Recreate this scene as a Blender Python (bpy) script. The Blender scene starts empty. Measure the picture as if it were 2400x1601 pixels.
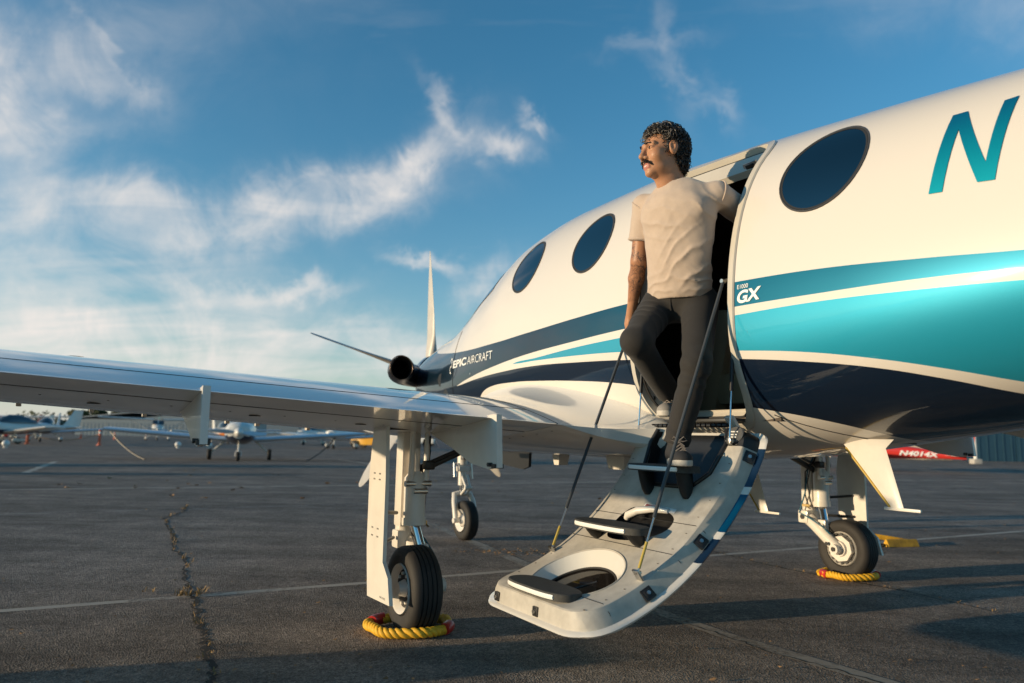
import bpy, bmesh, math, random
import numpy as np
from mathutils import Vector, Matrix, geometry
random.seed(7)
SC = bpy.context.scene
COL = SC.collection

# ---------------------------------------------------------------- camera
cam_data = bpy.data.cameras.new('camera')
cam = bpy.data.objects.new('camera', cam_data); COL.objects.link(cam)
CR = Vector((0.99978994, -0.00267136, 0.02032086)); CU = Vector((-0.02049569, -0.13031049, 0.99126137)); CF = Vector((0, 0.99146964, 0.13033787))
M = Matrix.Identity(4)
for i in range(3):
    M[i][0] = CR[i]; M[i][1] = CU[i]; M[i][2] = -CF[i]
M[2][3] = 1.0
cam.matrix_world = M
cam_data.sensor_width = 36.0; cam_data.sensor_fit = 'HORIZONTAL'
cam_data.lens = 25.725
cam_data.clip_start = 0.05; cam_data.clip_end = 20000
cam_data.dof.use_dof = True; cam_data.dof.focus_distance = 3.75; cam_data.dof.aperture_fstop = 2.0
SC.camera = cam
SC.render.resolution_x = 1024; SC.render.resolution_y = 683
SC.view_settings.view_transform = 'Standard'; SC.view_settings.look = 'None'
SC.view_settings.exposure = 0.56; SC.view_settings.gamma = 1.0; SC.view_settings.use_curve_mapping = False
SC.cycles.max_bounces = 5; SC.cycles.transparent_max_bounces = 8

# ---------------------------------------------------------------- sun + sky
SUN_EL = math.radians(6.0)
SUN_H = Vector((-0.950, -0.312))                   # horizontal direction towards the sun
SUN_DIR = Vector((SUN_H.x*math.cos(SUN_EL), SUN_H.y*math.cos(SUN_EL), math.sin(SUN_EL))).normalized()
sl = bpy.data.lights.new('sun', 'SUN'); sl.energy = 3.5; sl.angle = math.radians(0.5); sl.color = (1.0, 0.77, 0.49)
sun = bpy.data.objects.new('sun', sl); COL.objects.link(sun)
sun.rotation_euler = SUN_DIR.to_track_quat('Z', 'Y').to_euler()

world = bpy.data.worlds.new('World'); SC.world = world; world.use_nodes = True
wt = world.node_tree; wt.nodes.clear()
def wn(t, **kw):
    n = wt.nodes.new(t)
    for k, v in kw.items(): setattr(n, k, v)
    return n
def wl(a, b): wt.links.new(a, b)
def wmath(op, a, b=None, c=None, clamp=False):
    n = wn('ShaderNodeMath', operation=op); n.use_clamp = clamp
    for i, v in enumerate((a, b, c)):
        if v is None: continue
        if isinstance(v, (int, float)): n.inputs[i].default_value = v
        else: wl(v, n.inputs[i])
    return n.outputs[0]
def wvec(op, a, b=None, scale=None):
    n = wn('ShaderNodeVectorMath', operation=op)
    for i, v in enumerate((a, b)):
        if v is None: continue
        if isinstance(v, (tuple, Vector)): n.inputs[i].default_value = tuple(v)
        else: wl(v, n.inputs[i])
    if scale is not None: n.inputs['Scale'].default_value = scale
    return n.outputs['Value'] if op in ('DOT_PRODUCT', 'LENGTH') else n.outputs[0]
sky = wn('ShaderNodeTexSky', sky_type='NISHITA')
sky.sun_disc = False; sky.sun_elevation = SUN_EL
sky.sun_rotation = math.atan2(SUN_H.x, SUN_H.y)
sky.altitude = 0; sky.air_density = 1.0; sky.dust_density = 0.3; sky.ozone_density = 3.0
geo = wn('ShaderNodeTexCoord')
D = geo.outputs['Generated']
def cdir(x, y):                                       # direction of a point of the sky
    return (CF + CR*((x-1200)/1715) - CU*((y-800.5)/1715)).normalized()
# broken direction for wispy cloud edges
def noise(vec, scale, detail, rough=0.55, dist=0.0, col=False):
    n = wn('ShaderNodeTexNoise'); n.inputs['Scale'].default_value = scale; n.inputs['Detail'].default_value = detail
    n.inputs['Roughness'].default_value = rough; n.inputs['Distortion'].default_value = dist
    wl(vec, n.inputs['Vector']); return n.outputs['Color' if col else 'Fac']
nA = wvec('SUBTRACT', noise(D, 5.0, 5, 0.6, 0.3, True), (0.5, 0.5, 0.5))
nB = wvec('SUBTRACT', noise(D, 22.0, 5, 0.65, 0.6, True), (0.5, 0.5, 0.5))
Dw = wvec('ADD', wvec('ADD', D, wvec('SCALE', nA, scale=0.13)), wvec('SCALE', nB, scale=0.05))
LOBES = [  # x, y, half length, half width, angle (deg, up to the right), amount: the cirrus over the field
 (600,520,250,48,13,.95),(300,475,190,34,-14,.75),(50,505,170,42,3,.6),(780,455,130,42,22,.7),(950,385,130,38,30,.85),
 (1060,275,75,16,-52,.55),(1195,328,55,24,-14,1.0),(1275,292,34,12,-35,.6),(20,180,120,40,-72,.85),(40,275,120,26,-12,.5),
 (210,180,85,30,-28,.5),(230,120,70,10,-50,.35),(20,350,90,22,0,.4),(230,640,330,42,-14,.5),(420,590,200,36,-18,.4),(120,745,330,65,-10,.8),
 (690,690,95,20,8,.9),(500,682,110,17,-12,.65),(330,800,420,55,-3,.9),(60,800,220,55,0,.9),(900,850,230,45,4,.95),(650,790,220,35,-8,.75),(1010,612,60,15,-12,.8),
 (1145,650,55,38,35,.7),(1600,150,110,20,-75,.22),(1640,228,80,15,-33,.45),(1560,120,80,14,12,.20),(1730,270,60,14,-65,.16),
 (2900,420,400,60,10,.7),(3600,200,500,70,-10,.8),(-700,300,500,80,12,.8),(-900,700,600,80,-4,.8),(-1600,500,500,90,8,.8),(-4300,200,300,30,-3,.7),(-6500,-300,300,28,-5,.7)]
acc = None
for (x, y, hl, hw, a, amt) in LOBES:
    c = cdir(x, y); ar = math.radians(a)
    ax = CR*math.cos(ar) + CU*math.sin(ar); ax = (ax - c*ax.dot(c)).normalized(); bx_ = c.cross(ax).normalized()
    k = 1715/ max(0.4, c.dot(CF))
    u = wvec('DOT_PRODUCT', Dw, ax*(k/hl*c.dot(CF))); v = wvec('DOT_PRODUCT', Dw, bx_*(k/hw*c.dot(CF)))
    r2 = wmath('ADD', wmath('MULTIPLY', u, u), wmath('MULTIPLY', v, v))
    g = wmath('MULTIPLY', wmath('EXPONENT', wmath('MULTIPLY', r2, -0.75)), amt)
    g = wmath('MULTIPLY', g, wmath('GREATER_THAN', wvec('DOT_PRODUCT', D, c), 0.5))
    acc = g if acc is None else wmath('SUBTRACT', wmath('ADD', acc, g), wmath('MULTIPLY', acc, g))
# fibres: noise on a flat cloud layer, drawn out along the wind
sep = wn('ShaderNodeSeparateXYZ'); wl(D, sep.inputs[0])
den = wmath('ADD', wmath('MAXIMUM', sep.outputs[2], 0.0), 0.16)
cmb = wn('ShaderNodeCombineXYZ'); wl(wmath('DIVIDE', sep.outputs[0], den), cmb.inputs[0]); wl(wmath('DIVIDE', sep.outputs[1], den), cmb.inputs[1])
mp = wn('ShaderNodeMapping'); mp.inputs['Rotation'].default_value = (0, 0, math.radians(-24)); mp.inputs['Scale'].default_value = (0.55, 1.7, 1)
wl(cmb.outputs[0], mp.inputs['Vector'])
fib = noise(mp.outputs[0], 1.7, 7, 0.58, 0.9)
fib2 = noise(D, 10.0, 7, 0.60, 0.8)
body = wmath('MULTIPLY', acc, wmath('ADD', wmath('MULTIPLY', wmath('ADD', wmath('MULTIPLY', fib, 0.75), wmath('MULTIPLY', fib2, 1.25)), 1.6), -0.93), clamp=True)
thin = wmath('MULTIPLY', wmath('SUBTRACT', fib, 0.62, clamp=True), 0.5)     # faint veil everywhere else
cl = wmath('ADD', wmath('MULTIPLY', body, 1.0), thin, clamp=True)
cl = wmath('MULTIPLY', cl, wmath('GREATER_THAN', sep.outputs[2], -0.02))
mixc = wn('ShaderNodeMix', data_type='RGBA')
wl(cl, mixc.inputs['Factor'])
tint = wn('ShaderNodeMix', data_type='RGBA', blend_type='MULTIPLY'); tint.inputs['Factor'].default_value = 1.0
hsv = wn('ShaderNodeHueSaturation'); hsv.inputs['Saturation'].default_value = 1.0; wl(sky.outputs[0], hsv.inputs['Color'])
wl(hsv.outputs[0], tint.inputs['A']); tint.inputs['B'].default_value = (0.52, 1.05, 1.07, 1)      # the camera's cool white balance
hz = wn('ShaderNodeMix', data_type='RGBA')                # pale haze along the whole horizon
wl(wmath('MULTIPLY', wmath('EXPONENT', wmath('MULTIPLY', wmath('MAXIMUM', sep.outputs[2], 0.0), -9.5)), 0.95), hz.inputs['Factor'])
wl(tint.outputs['Result'], hz.inputs['A']); hz.inputs['B'].default_value = (3.2, 2.98, 2.78, 1)
wl(hz.outputs['Result'], mixc.inputs['A'])
mixc.inputs['B'].default_value = (3.95, 3.7, 3.5, 1)      # sunlit ice cloud, in the sky's own units
bg = wn('ShaderNodeBackground'); bg.inputs['Strength'].default_value = 0.15
wl(mixc.outputs['Result'], bg.inputs['Color'])
wo = wn('ShaderNodeOutputWorld'); wl(bg.outputs[0], wo.inputs['Surface'])
world.cycles.sampling_method = 'MANUAL'; world.cycles.sample_map_resolution = 512

# ---------------------------------------------------------------- helpers
def tag(o, label=None, cat=None, group=None, kind=None):
    for k, v in (('label', label), ('category', cat), ('group', group), ('kind', kind)):
        if v: o[k] = v
    return o
def empty(name, loc=(0,0,0), rz=0.0, parent=None):
    o = bpy.data.objects.new(name, None); COL.objects.link(o); o.location = loc; o.rotation_euler = (0,0,rz)
    o.empty_display_size = 0.2
    if parent: o.parent = parent
    return o
class MB:
    """collects shapes, then builds one mesh object"""
    def __init__(s): s.v = []; s.f = []; s.m = []
    def add(s, vs, fs, mat=0):
        b = len(s.v); s.v += [tuple(p) for p in vs]; s.f += [tuple(i+b for i in f) for f in fs]; s.m += [mat]*len(fs); return s
    def box(s, c, size, rot=None, mat=0, bev=0.0):
        bm = bmesh.new(); bmesh.ops.create_cube(bm, size=1.0)
        for v in bm.verts: v.co = Vector((v.co.x*size[0], v.co.y*size[1], v.co.z*size[2]))
        if bev: bmesh.ops.bevel(bm, geom=list(bm.edges), offset=bev, segments=2, affect='EDGES', profile=0.6)
        R_ = rot if rot is not None else Matrix.Identity(3)
        bm.verts.index_update()
        s.add([Vector(c)+R_@v.co for v in bm.verts], [[v.index for v in f.verts] for f in bm.faces], mat); bm.free(); return s
    def tube(s, path, r, n=12, mat=0, cap=True, up=None):
        P = [Vector(p) for p in path]; rr = r if isinstance(r, (list, tuple)) else [r]*len(P)
        rings = []; prev = None
        for i, p in enumerate(P):
            d = (P[min(i+1, len(P)-1)]-P[max(i-1, 0)]).normalized()
            if prev is None:
                a = Vector(up) if up else (Vector((0,0,1)) if abs(d.z) < .9 else Vector((1,0,0)))
            else: a = prev
            a = (a-d*a.dot(d)).normalized(); prev = a; b = d.cross(a)
            rings.append([p+(a*math.cos(2*math.pi*k/n)+b*math.sin(2*math.pi*k/n))*rr[i] for k in range(n)])
        return s.loft(rings, True, cap, mat)
    def loft(s, rings, closed=True, cap=True, mat=0):
        n = len(rings[0]); vs = [p for r in rings for p in r]; fs = []
        for i in range(len(rings)-1):
            for k in range(n if closed else n-1):
                a = i*n+k; b = i*n+(k+1) % n; fs.append((a, b, b+n, a+n))
        if cap and closed: fs += [tuple(range(n-1, -1, -1)), tuple((len(rings)-1)*n+k for k in range(n))]
        return s.add(vs, fs, mat)
    def lathe(s, prof, c, axis='X', n=32, mat=0):
        """prof: list of (distance along axis, radius)"""
        rings = []
        for (a, r) in prof:
            ring = []
            for k in range(n):
                th = 2*math.pi*k/n; u, v = r*math.cos(th), r*math.sin(th)
                ring.append(Vector(c)+(Vector((a, u, v)) if axis == 'X' else Vector((u, a, v)) if axis == 'Y' else Vector((u, v, a))))
            rings.append(ring)
        return s.loft(rings, True, True, mat)
    def prism(s, poly, axis, a0, a1, mat=0):
        """poly: 2-D points; axis X: (y,z), Y: (x,z), Z: (x,y)"""
        def P(p, a): return (a, p[0], p[1]) if axis == 'X' else (p[0], a, p[1]) if axis == 'Y' else (p[0], p[1], a)
        n = len(poly); vs = [P(p, a0) for p in poly]+[P(p, a1) for p in poly]
        fs = [tuple(range(n)), tuple(range(2*n-1, n-1, -1))]+[(k, n+k, n+(k+1) % n, (k+1) % n) for k in range(n)]
        return s.add(vs, fs, mat)
    def build(s, name, mats, parent=None, smooth=None, loc=None):
        me = bpy.data.meshes.new(name); me.from_pydata(s.v, [], s.f)
        mats = mats if isinstance(mats, (list, tuple)) else [mats]
        for m_ in mats: me.materials.append(m_)
        if len(mats) > 1: me.polygons.foreach_set('material_index', s.m)
        bm = bmesh.new(); bm.from_mesh(me); bmesh.ops.recalc_face_normals(bm, faces=bm.faces); bm.to_mesh(me); bm.free()
        return link(me, name, parent, smooth, loc)
def link(me, name, parent=None, smooth=None, loc=None):
    if smooth is not None:
        me.polygons.foreach_set('use_smooth', [True]*len(me.polygons))
        me.set_sharp_from_angle(angle=math.radians(smooth))
    me.update()
    o = bpy.data.objects.new(name, me); COL.objects.link(o)
    if parent: o.parent = parent
    if loc is not None: o.location = loc
    return o
def copy_tree(o, parent=None):
    c = o.copy(); COL.objects.link(c)
    if parent: c.parent = parent; c.matrix_parent_inverse = o.matrix_parent_inverse.copy()
    for ch in [x for x in bpy.data.objects if x.parent == o]: copy_tree(ch, c)
    return c

# ---------------------------------------------------------------- materials
def mat(name, col, rough=0.5, metal=0.0, coat=0.0, spec=0.5, coat_rough=0.05, emit=None, bump=None, var=None, alpha=None, sheen=0.0, rvar=0.0):
    m = bpy.data.materials.new(name); m.use_nodes = True; nt = m.node_tree; p = nt.nodes['Principled BSDF']
    p.inputs['Base Color'].default_value = (*col, 1); p.inputs['Roughness'].default_value = rough; p.inputs['Metallic'].default_value = metal
    p.inputs['Coat Weight'].default_value = coat; p.inputs['Coat Roughness'].default_value = coat_rough; p.inputs['Specular IOR Level'].default_value = spec
    p.inputs['Sheen Weight'].default_value = sheen
    if emit: p.inputs['Emission Color'].default_value = (*emit[0], 1); p.inputs['Emission Strength'].default_value = emit[1]
    tc = nt.nodes.new('ShaderNodeTexCoord')
    if var:   # (scale, amount): grime and unevenness of the surface itself
        n = nt.nodes.new('ShaderNodeTexNoise'); n.inputs['Scale'].default_value = var[0]; n.inputs['Detail'].default_value = 8; n.inputs['Roughness'].default_value = 0.65
        nt.links.new(tc.outputs['Object'], n.inputs['Vector'])
        r = nt.nodes.new('ShaderNodeMapRange'); r.inputs[1].default_value = .3; r.inputs[2].default_value = .7; r.inputs[3].default_value = 1-var[1]; r.inputs[4].default_value = 1+var[1]*.4
        nt.links.new(n.outputs['Fac'], r.inputs[0])
        mx = nt.nodes.new('ShaderNodeMix'); mx.data_type = 'RGBA'; mx.blend_type = 'MULTIPLY'; mx.inputs['Factor'].default_value = 1
        mx.inputs['A'].default_value = (*col, 1); nt.links.new(r.outputs[0], mx.inputs['B']); nt.links.new(mx.outputs['Result'], p.inputs['Base Color'])
        if rvar:
            r2 = nt.nodes.new('ShaderNodeMapRange'); r2.inputs[3].default_value = rough-rvar; r2.inputs[4].default_value = rough+rvar
            nt.links.new(n.outputs['Fac'], r2.inputs[0]); nt.links.new(r2.outputs[0], p.inputs['Roughness'])
    if bump:  # (scale, strength, distance)
        n = nt.nodes.new('ShaderNodeTexNoise'); n.inputs['Scale'].default_value = bump[0]; n.inputs['Detail'].default_value = 6
        nt.links.new(tc.outputs['Object'], n.inputs['Vector'])
        b = nt.nodes.new('ShaderNodeBump'); b.inputs['Strength'].default_value = bump[1]; b.inputs['Distance'].default_value = bump[2]
        nt.links.new(n.outputs['Fac'], b.inputs['Height']); nt.links.new(b.outputs[0], p.inputs['Normal'])
    return m
WHITE = mat('white_paint', (.70,.675,.63), .28, coat=1.0, var=(1.3,.05))
WHITE2 = mat('white_gear_paint', (.70,.66,.60), .35, coat=.2, var=(9,.08))
NAVY = mat('navy_paint', (.010,.020,.045), .2, coat=1.0, coat_rough=.03)
TEALP = mat('teal_paint', (.0,.30,.40), .3, .35, coat=1.0)
BLACK = mat('black_plastic', (.012,.012,.013), .42, var=(30,.2))
RUBBER = mat('tyre_rubber', (.022,.020,.019), .72, var=(14,.35), bump=(160,.25,.002))
STEEL = mat('bare_steel', (.55,.54,.52), .28, 1.0)
CHROME = mat('chrome_piston', (.8,.8,.8), .08, 1.0)
DARKM = mat('dark_metal', (.06,.06,.06), .4, .6)
BRASS = mat('brass_fitting', (.55,.40,.18), .35, 1.0)
GLASS = mat('tinted_window', (.25,.23,.21), .03, 1.0)
JAMB = mat('door_jamb_enamel', (.54,.50,.43), .25, coat=.4, var=(8,.06))
SEAL = mat('rubber_seal', (.02,.02,.02), .7)
GAP = mat('panel_gap', (.015,.015,.015), .8)
YELLOW = mat('yellow_rope', (.78,.43,.02), .65, var=(40,.2), bump=(220,.4,.003))
RED = mat('red_sleeve', (.50,.025,.02), .35, var=(20,.25))
ROSE = mat('decal_white', (.82,.82,.80), .35)
GREYT = mat('grey_handrail', (.045,.050,.055), .45)
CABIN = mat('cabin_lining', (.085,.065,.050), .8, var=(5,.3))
CABINM = mat('cabin_beige', (.42,.34,.22), .6)

def img(o): return o

# ---------------------------------------------------------------- ground
def asphalt_mat():
    m = bpy.data.materials.new('asphalt'); m.use_nodes = True; nt = m.node_tree; p = nt.nodes['Principled BSDF']; N = nt.nodes.new; L = nt.links.new
    tc = N('ShaderNodeTexCoord')
    def nz(sc, det, ro=.6, mapping=None):
        n = N('ShaderNodeTexNoise'); n.inputs['Scale'].default_value = sc; n.inputs['Detail'].default_value = det; n.inputs['Roughness'].default_value = ro
        if mapping:
            mp = N('ShaderNodeMapping'); mp.inputs['Rotation'].default_value = (0,0,mapping[0]); mp.inputs['Scale'].default_value = mapping[1]
            L(tc.outputs['Object'], mp.inputs['Vector']); L(mp.outputs[0], n.inputs['Vector'])
        else: L(tc.outputs['Object'], n.inputs['Vector'])
        return n.outputs['Fac']
    big = nz(.45, 6, .6); mid = nz(2.6, 6, .65); stain = nz(1.1, 5, .6, (math.radians(25), (.35, 2.2, 1))); fine = nz(150, 3, .7)
    vo = N('ShaderNodeTexVoronoi'); vo.inputs['Scale'].default_value = 115; L(tc.outputs['Object'], vo.inputs['Vector'])
    def mr(v, a, b, c, d):
        r = N('ShaderNodeMapRange'); r.inputs[1].default_value = a; r.inputs[2].default_value = b; r.inputs[3].default_value = c; r.inputs[4].default_value = d; L(v, r.inputs[0]); return r.outputs[0]
    def mul(a, b):
        n = N('ShaderNodeMath'); n.operation = 'MULTIPLY'; L(a, n.inputs[0]); L(b, n.inputs[1]); return n.outputs[0]
    k = mul(mul(mr(big, .32, .68, .70, 1.25), mr(mid, .25, .75, .66, 1.28)), mul(mr(stain, .3, .7, .66, 1.22), mr(fine, .3, .7, .55, 1.45)))
    stone = mr(vo.outputs['Color'], 0, 1, .55, 1.65)
    k = mul(k, stone)
    v2 = N('ShaderNodeTexVoronoi'); v2.inputs['Scale'].default_value = 48; L(tc.outputs['Object'], v2.inputs['Vector'])
    k = mul(k, mr(v2.outputs['Color'], 0, 1, .72, 1.30))
    mx = N('ShaderNodeMix'); mx.data_type = 'RGBA'; mx.blend_type = 'MULTIPLY'; mx.inputs['Factor'].default_value = 1; mx.inputs['A'].default_value = (.205,.170,.143,1); L(k, mx.inputs['B'])
    L(mx.outputs['Result'], p.inputs['Base Color']); p.inputs['Roughness'].default_value = .82; p.inputs['Specular IOR Level'].default_value = .12
    b = N('ShaderNodeBump'); b.inputs['Strength'].default_value = .9; b.inputs['Distance'].default_value = .009; L(vo.outputs['Distance'], b.inputs['Height'])
    b2 = N('ShaderNodeBump'); b2.inputs['Strength'].default_value = .35; b2.inputs['Distance'].default_value = .03; L(mid, b2.inputs['Height']); L(b.outputs[0], b2.inputs['Normal'])
    L(b2.outputs[0], p.inputs['Normal'])
    return m
ASPH = asphalt_mat()
g = MB(); g.add([(-3000,-1500,0),(3000,-1500,0),(3000,6000,0),(-3000,6000,0)], [(0,1,2,3)])
tag(g.build('ground', ASPH), kind='structure')
def worn_paint(name, col, lo, hi):
    m = bpy.data.materials.new(name); m.use_nodes = True; nt = m.node_tree; p = nt.nodes['Principled BSDF']; N = nt.nodes.new; L = nt.links.new
    tc = N('ShaderNodeTexCoord'); n = N('ShaderNodeTexNoise'); n.inputs['Scale'].default_value = 26; n.inputs['Detail'].default_value = 8; n.inputs['Roughness'].default_value = .75; L(tc.outputs['Object'], n.inputs['Vector'])
    n2 = N('ShaderNodeTexNoise'); n2.inputs['Scale'].default_value = 2.2; n2.inputs['Detail'].default_value = 4; L(tc.outputs['Object'], n2.inputs['Vector'])
    a = N('ShaderNodeMath'); a.operation = 'ADD'; L(n.outputs['Fac'], a.inputs[0]); L(n2.outputs['Fac'], a.inputs[1])
    r = N('ShaderNodeMapRange'); r.inputs[1].default_value = lo; r.inputs[2].default_value = hi; L(a.outputs[0], r.inputs[0])
    tr = N('ShaderNodeBsdfTransparent'); mx = N('ShaderNodeMixShader'); L(r.outputs[0], mx.inputs[0]); L(tr.outputs[0], mx.inputs[1]); L(p.outputs[0], mx.inputs[2])
    p.inputs['Base Color'].default_value = (*col, 1); p.inputs['Roughness'].default_value = .8
    L(mx.outputs[0], nt.nodes['Material Output'].inputs['Surface'])
    return m
LINE = worn_paint('worn_line_paint', (.46,.38,.30), .66, .98)
LINE2 = worn_paint('scuffed_line_paint', (.34,.28,.22), .70, 1.06)
LINEF = worn_paint('faded_line_paint', (.28,.23,.19), .74, 1.10)
def ribbon(name, pts, w, z, m, jit=0.0, sub=1):
    mb = MB(); P = [Vector((x, y, 0)) for x, y in pts]
    if sub > 1:
        Q = []
        for a, b in zip(P[:-1], P[1:]):
            for k in range(sub): Q.append(a.lerp(b, k/sub))
        P = Q+[P[-1]]
    vs = []
    for i, p in enumerate(P):
        d = (P[min(i+1, len(P)-1)]-P[max(i-1, 0)]).normalized(); n = Vector((-d.y, d.x, 0))
        ww = w if not jit else w*random.uniform(.35, 1.7); o = n*random.uniform(-jit, jit)
        vs += [p+o+n*ww/2+Vector((0,0,z)), p+o-n*ww/2+Vector((0,0,z))]
    mb.add(vs, [(2*i, 2*i+1, 2*i+3, 2*i+2) for i in range(len(P)-1)])
    return tag(mb.build(name, m), kind='structure')
ribbon('painted_line', [(-30,0.6),(-8.21,12.03),(-2.7,14.92),(2.41,17.71),(6.47,19.85),(15.52,23.2),(60,44)], .13, .0012, LINE)
ribbon('painted_line', [(-9,6.7),(-5.87,8.66),(-1.98,11.0),(4.69,14.64),(12.5,18.6)], .09, .0012, LINEF)
ribbon('painted_line', [(-6,2.4),(-2.78,4.18),(-0.91,5.18),(0.05,5.73),(2.88,7.26),(9,10.6)], .075, .0012, LINE)
ribbon('painted_line', [(-.9,8.6),(-0.48,7.57),(0.2,5.89),(0.75,4.75),(1.16,3.95),(1.62,3.26),(2.5,1.9)], .11, .0020, LINE2)
ribbon('painted_line', [(-10.85,16.69),(-13.77,22.52)], .16, .0012, LINE)
ribbon('painted_line', [(-40,20),(-14,32.5),(10,45.0),(60,70)], .16, .0012, LINEF)
ribbon('painted_line', [(-6.8,29.5),(-3.6,23.4)], .14, .0012, LINE)
CRACK = mat('crack_dirt', (.022,.019,.017), 1.0)
c1 = [(-4.35,10.13),(-4.05,9.3),(-3.95,8.61),(-3.3,7.4),(-2.81,6.36),(-2.45,5.8),(-2.25,5.27),(-1.96,4.73),(-1.80,4.4),(-1.67,4.1),(-1.5,3.8),(-1.4,3.56),(-1.25,3.3),(-1.17,3.09),(-1.0,2.6)]
ribbon('pavement_crack', c1, .020, .0026, CRACK, .022, 9)
c2 = [(1.5,7.9),(1.82,7.11),(2.13,6.28),(2.45,5.7),(2.76,5.26),(3.06,4.5),(3.3,3.9)]
ribbon('pavement_crack', c2, .014, .0026, CRACK, .012, 9)
ribbon('pavement_crack', [(1.02,4.2),(1.2,3.85),(1.3,3.65),(1.5,3.4),(1.66,3.15)], .008, .0030, CRACK, .014, 9)
ribbon('pavement_crack', [(-1.2,9.4),(-.4,8.4),(.3,7.9),(1.5,7.5)], .012, .0026, CRACK, .02, 8)
DRY = mat('dry_weed', (.27,.18,.085), .9, var=(30,.4))
LEAF = mat('dead_leaf', (.30,.18,.09), .9, var=(30,.5))
wd = MB()
def tuft(x, y, n, h):
    for _ in range(n):
        a = random.uniform(0, 6.28); l = h*random.uniform(.5, 1.4); r = random.uniform(.1, .9)*l; b = Vector((x+random.gauss(0,.012), y+random.gauss(0,.012), .006))
        t_ = b+Vector((math.cos(a)*r, math.sin(a)*r, l*.55)); mid = b.lerp(t_, .5)+Vector((0,0,l*.18)); w = Vector((-math.sin(a), math.cos(a), 0))*random.uniform(.0015,.004)
        wd.add([b-w, b+w, mid+w, mid-w, t_], [(0,1,2,3),(3,2,4)])
P = [Vector((*p, 0)) for p in c1]
for i in range(len(P)-1):
    for k in range(int((P[i+1]-P[i]).length*14)):
        if random.random() < .42:
            q = P[i].lerp(P[i+1], random.random()); tuft(q.x+random.gauss(0,.015), q.y, random.randint(2,7), random.uniform(.02,.06))
for _ in range(13): tuft(-1.97+random.gauss(0,.06), 4.67+random.gauss(0,.04), 6, random.uniform(.04,.08))
for _ in range(3): tuft(-2.25+random.gauss(0,.05), 4.70+random.gauss(0,.02), 4, .04)
P = [Vector((*p, 0)) for p in c2]
for i in range(len(P)-1):
    for k in range(int((P[i+1]-P[i]).length*12)):
        if random.random() < .6: q = P[i].lerp(P[i+1], random.random()); tuft(q.x, q.y, 3, .022)
tag(wd.build('dry_weeds', DRY), 'dry straw coloured weeds growing along the cracks in the asphalt', 'weeds', kind='stuff')
lf = MB()
def flake(x, y, r):
    a = random.uniform(0, 6.28); n = random.choice((4,5,6)); z0 = random.uniform(.004,.010)
    lf.add([(x+math.cos(a+k*6.28/n)*r*random.uniform(.5,1.2), y+math.sin(a+k*6.28/n)*r*random.uniform(.5,1.2), z0+random.uniform(0, r*.7)) for k in range(n)], [tuple(range(n))])
for _ in range(420):
    y = 2.9+26*random.random()**1.8; x = random.uniform(-.72,.72)*y; flake(x, y, random.uniform(.006,.016)*(1+y*.03))
for _ in range(130):
    flake(-.02+random.gauss(0,.28)+.1, 6.6+random.gauss(0,.10), random.uniform(.008,.022))
for _ in range(60): flake(random.uniform(-9,2), random.uniform(11,19), random.uniform(.03,.07))
for i in range(len(P)-1):
    for k in range(10): q = P[i].lerp(P[i+1], random.random()); flake(q.x+random.gauss(0,.01), q.y, random.uniform(.005,.014))
tag(lf.build('leaf_litter', LEAF), 'scattered dead leaves and grit on the asphalt', 'litter', kind='stuff')

# ---------------------------------------------------------------- the turboprop aircraft
# local axes: X = starboard, Y = forward, Z = up; origin on the ground midway between the main wheels
OX, OY, YAW = 1.05252946, 4.83547558, math.radians(30.2)
plane = empty('airplane', (OX, OY, 0), YAW)
tag(plane, 'glossy white turboprop airplane with teal and navy stripes and an open airstair door', 'airplane')
FT = np.array([
(-6.6,1.78,1.94,0.05,1.86,2.0,2.0),
(-5.0,1.58,2.16,0.27,1.82,2.0,2.0),
(-3.6,1.36,2.40,0.50,1.72,2.05,2.1),
(-2.6,1.17,2.507,0.655,1.63,2.1,2.2),
(-1.8,1.035,2.59,0.735,1.60,2.15,2.3),
(-1.0,0.925,2.66,0.775,1.60,2.2,2.4),
(-0.2,0.88,2.71,0.78,1.60,2.2,2.4),
( 0.5,0.87,2.705,0.765,1.59,2.2,2.4),
( 1.1,0.88,2.64,0.735,1.57,2.2,2.4),
( 1.6,0.90,2.46,0.69,1.54,2.15,2.4),
( 2.0,0.93,2.25,0.64,1.51,2.15,2.4),
( 2.4,0.98,2.09,0.575,1.49,2.2,2.4),
( 2.9,1.07,1.99,0.49,1.50,2.2,2.3),
( 3.4,1.20,1.88,0.385,1.56,2.1,2.2),
( 3.72,1.34,1.80,0.27,1.62,2.0,2.0),
])
_d = np.diff(FT, axis=0)/np.diff(FT[:,0])[:,None]
_m = np.zeros_like(FT); _m[0] = _d[0]; _m[-1] = _d[-1]
for _k in range(1, len(FT)-1):
    a_, b_ = _d[_k-1], _d[_k]; sm = a_+b_; _m[_k] = np.where(a_*b_ > 0, 2*a_*b_/np.where(sm == 0, 1, sm), 0)
def fsec(s):
    x = FT[:,0]; i = int(np.clip(np.searchsorted(x, s)-1, 0, len(x)-2)); h = x[i+1]-x[i]; t = (s-x[i])/h
    return (2*t**3-3*t*t+1)*FT[i]+(t**3-2*t*t+t)*h*_m[i]+(-2*t**3+3*t*t)*FT[i+1]+(t**3-t*t)*h*_m[i+1]
def fpt(s, ph, off=0.0):
    _, zb, zt, w, zc, nu, nl = fsec(s); c, sn = math.cos(ph), math.sin(ph); n = nu if sn >= 0 else nl
    return Vector(((w+off)*math.copysign(abs(c)**(2/n), c), s, zc+((zt-zc+off) if sn >= 0 else (zc-zb+off))*math.copysign(abs(sn)**(2/n), sn)))
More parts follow.
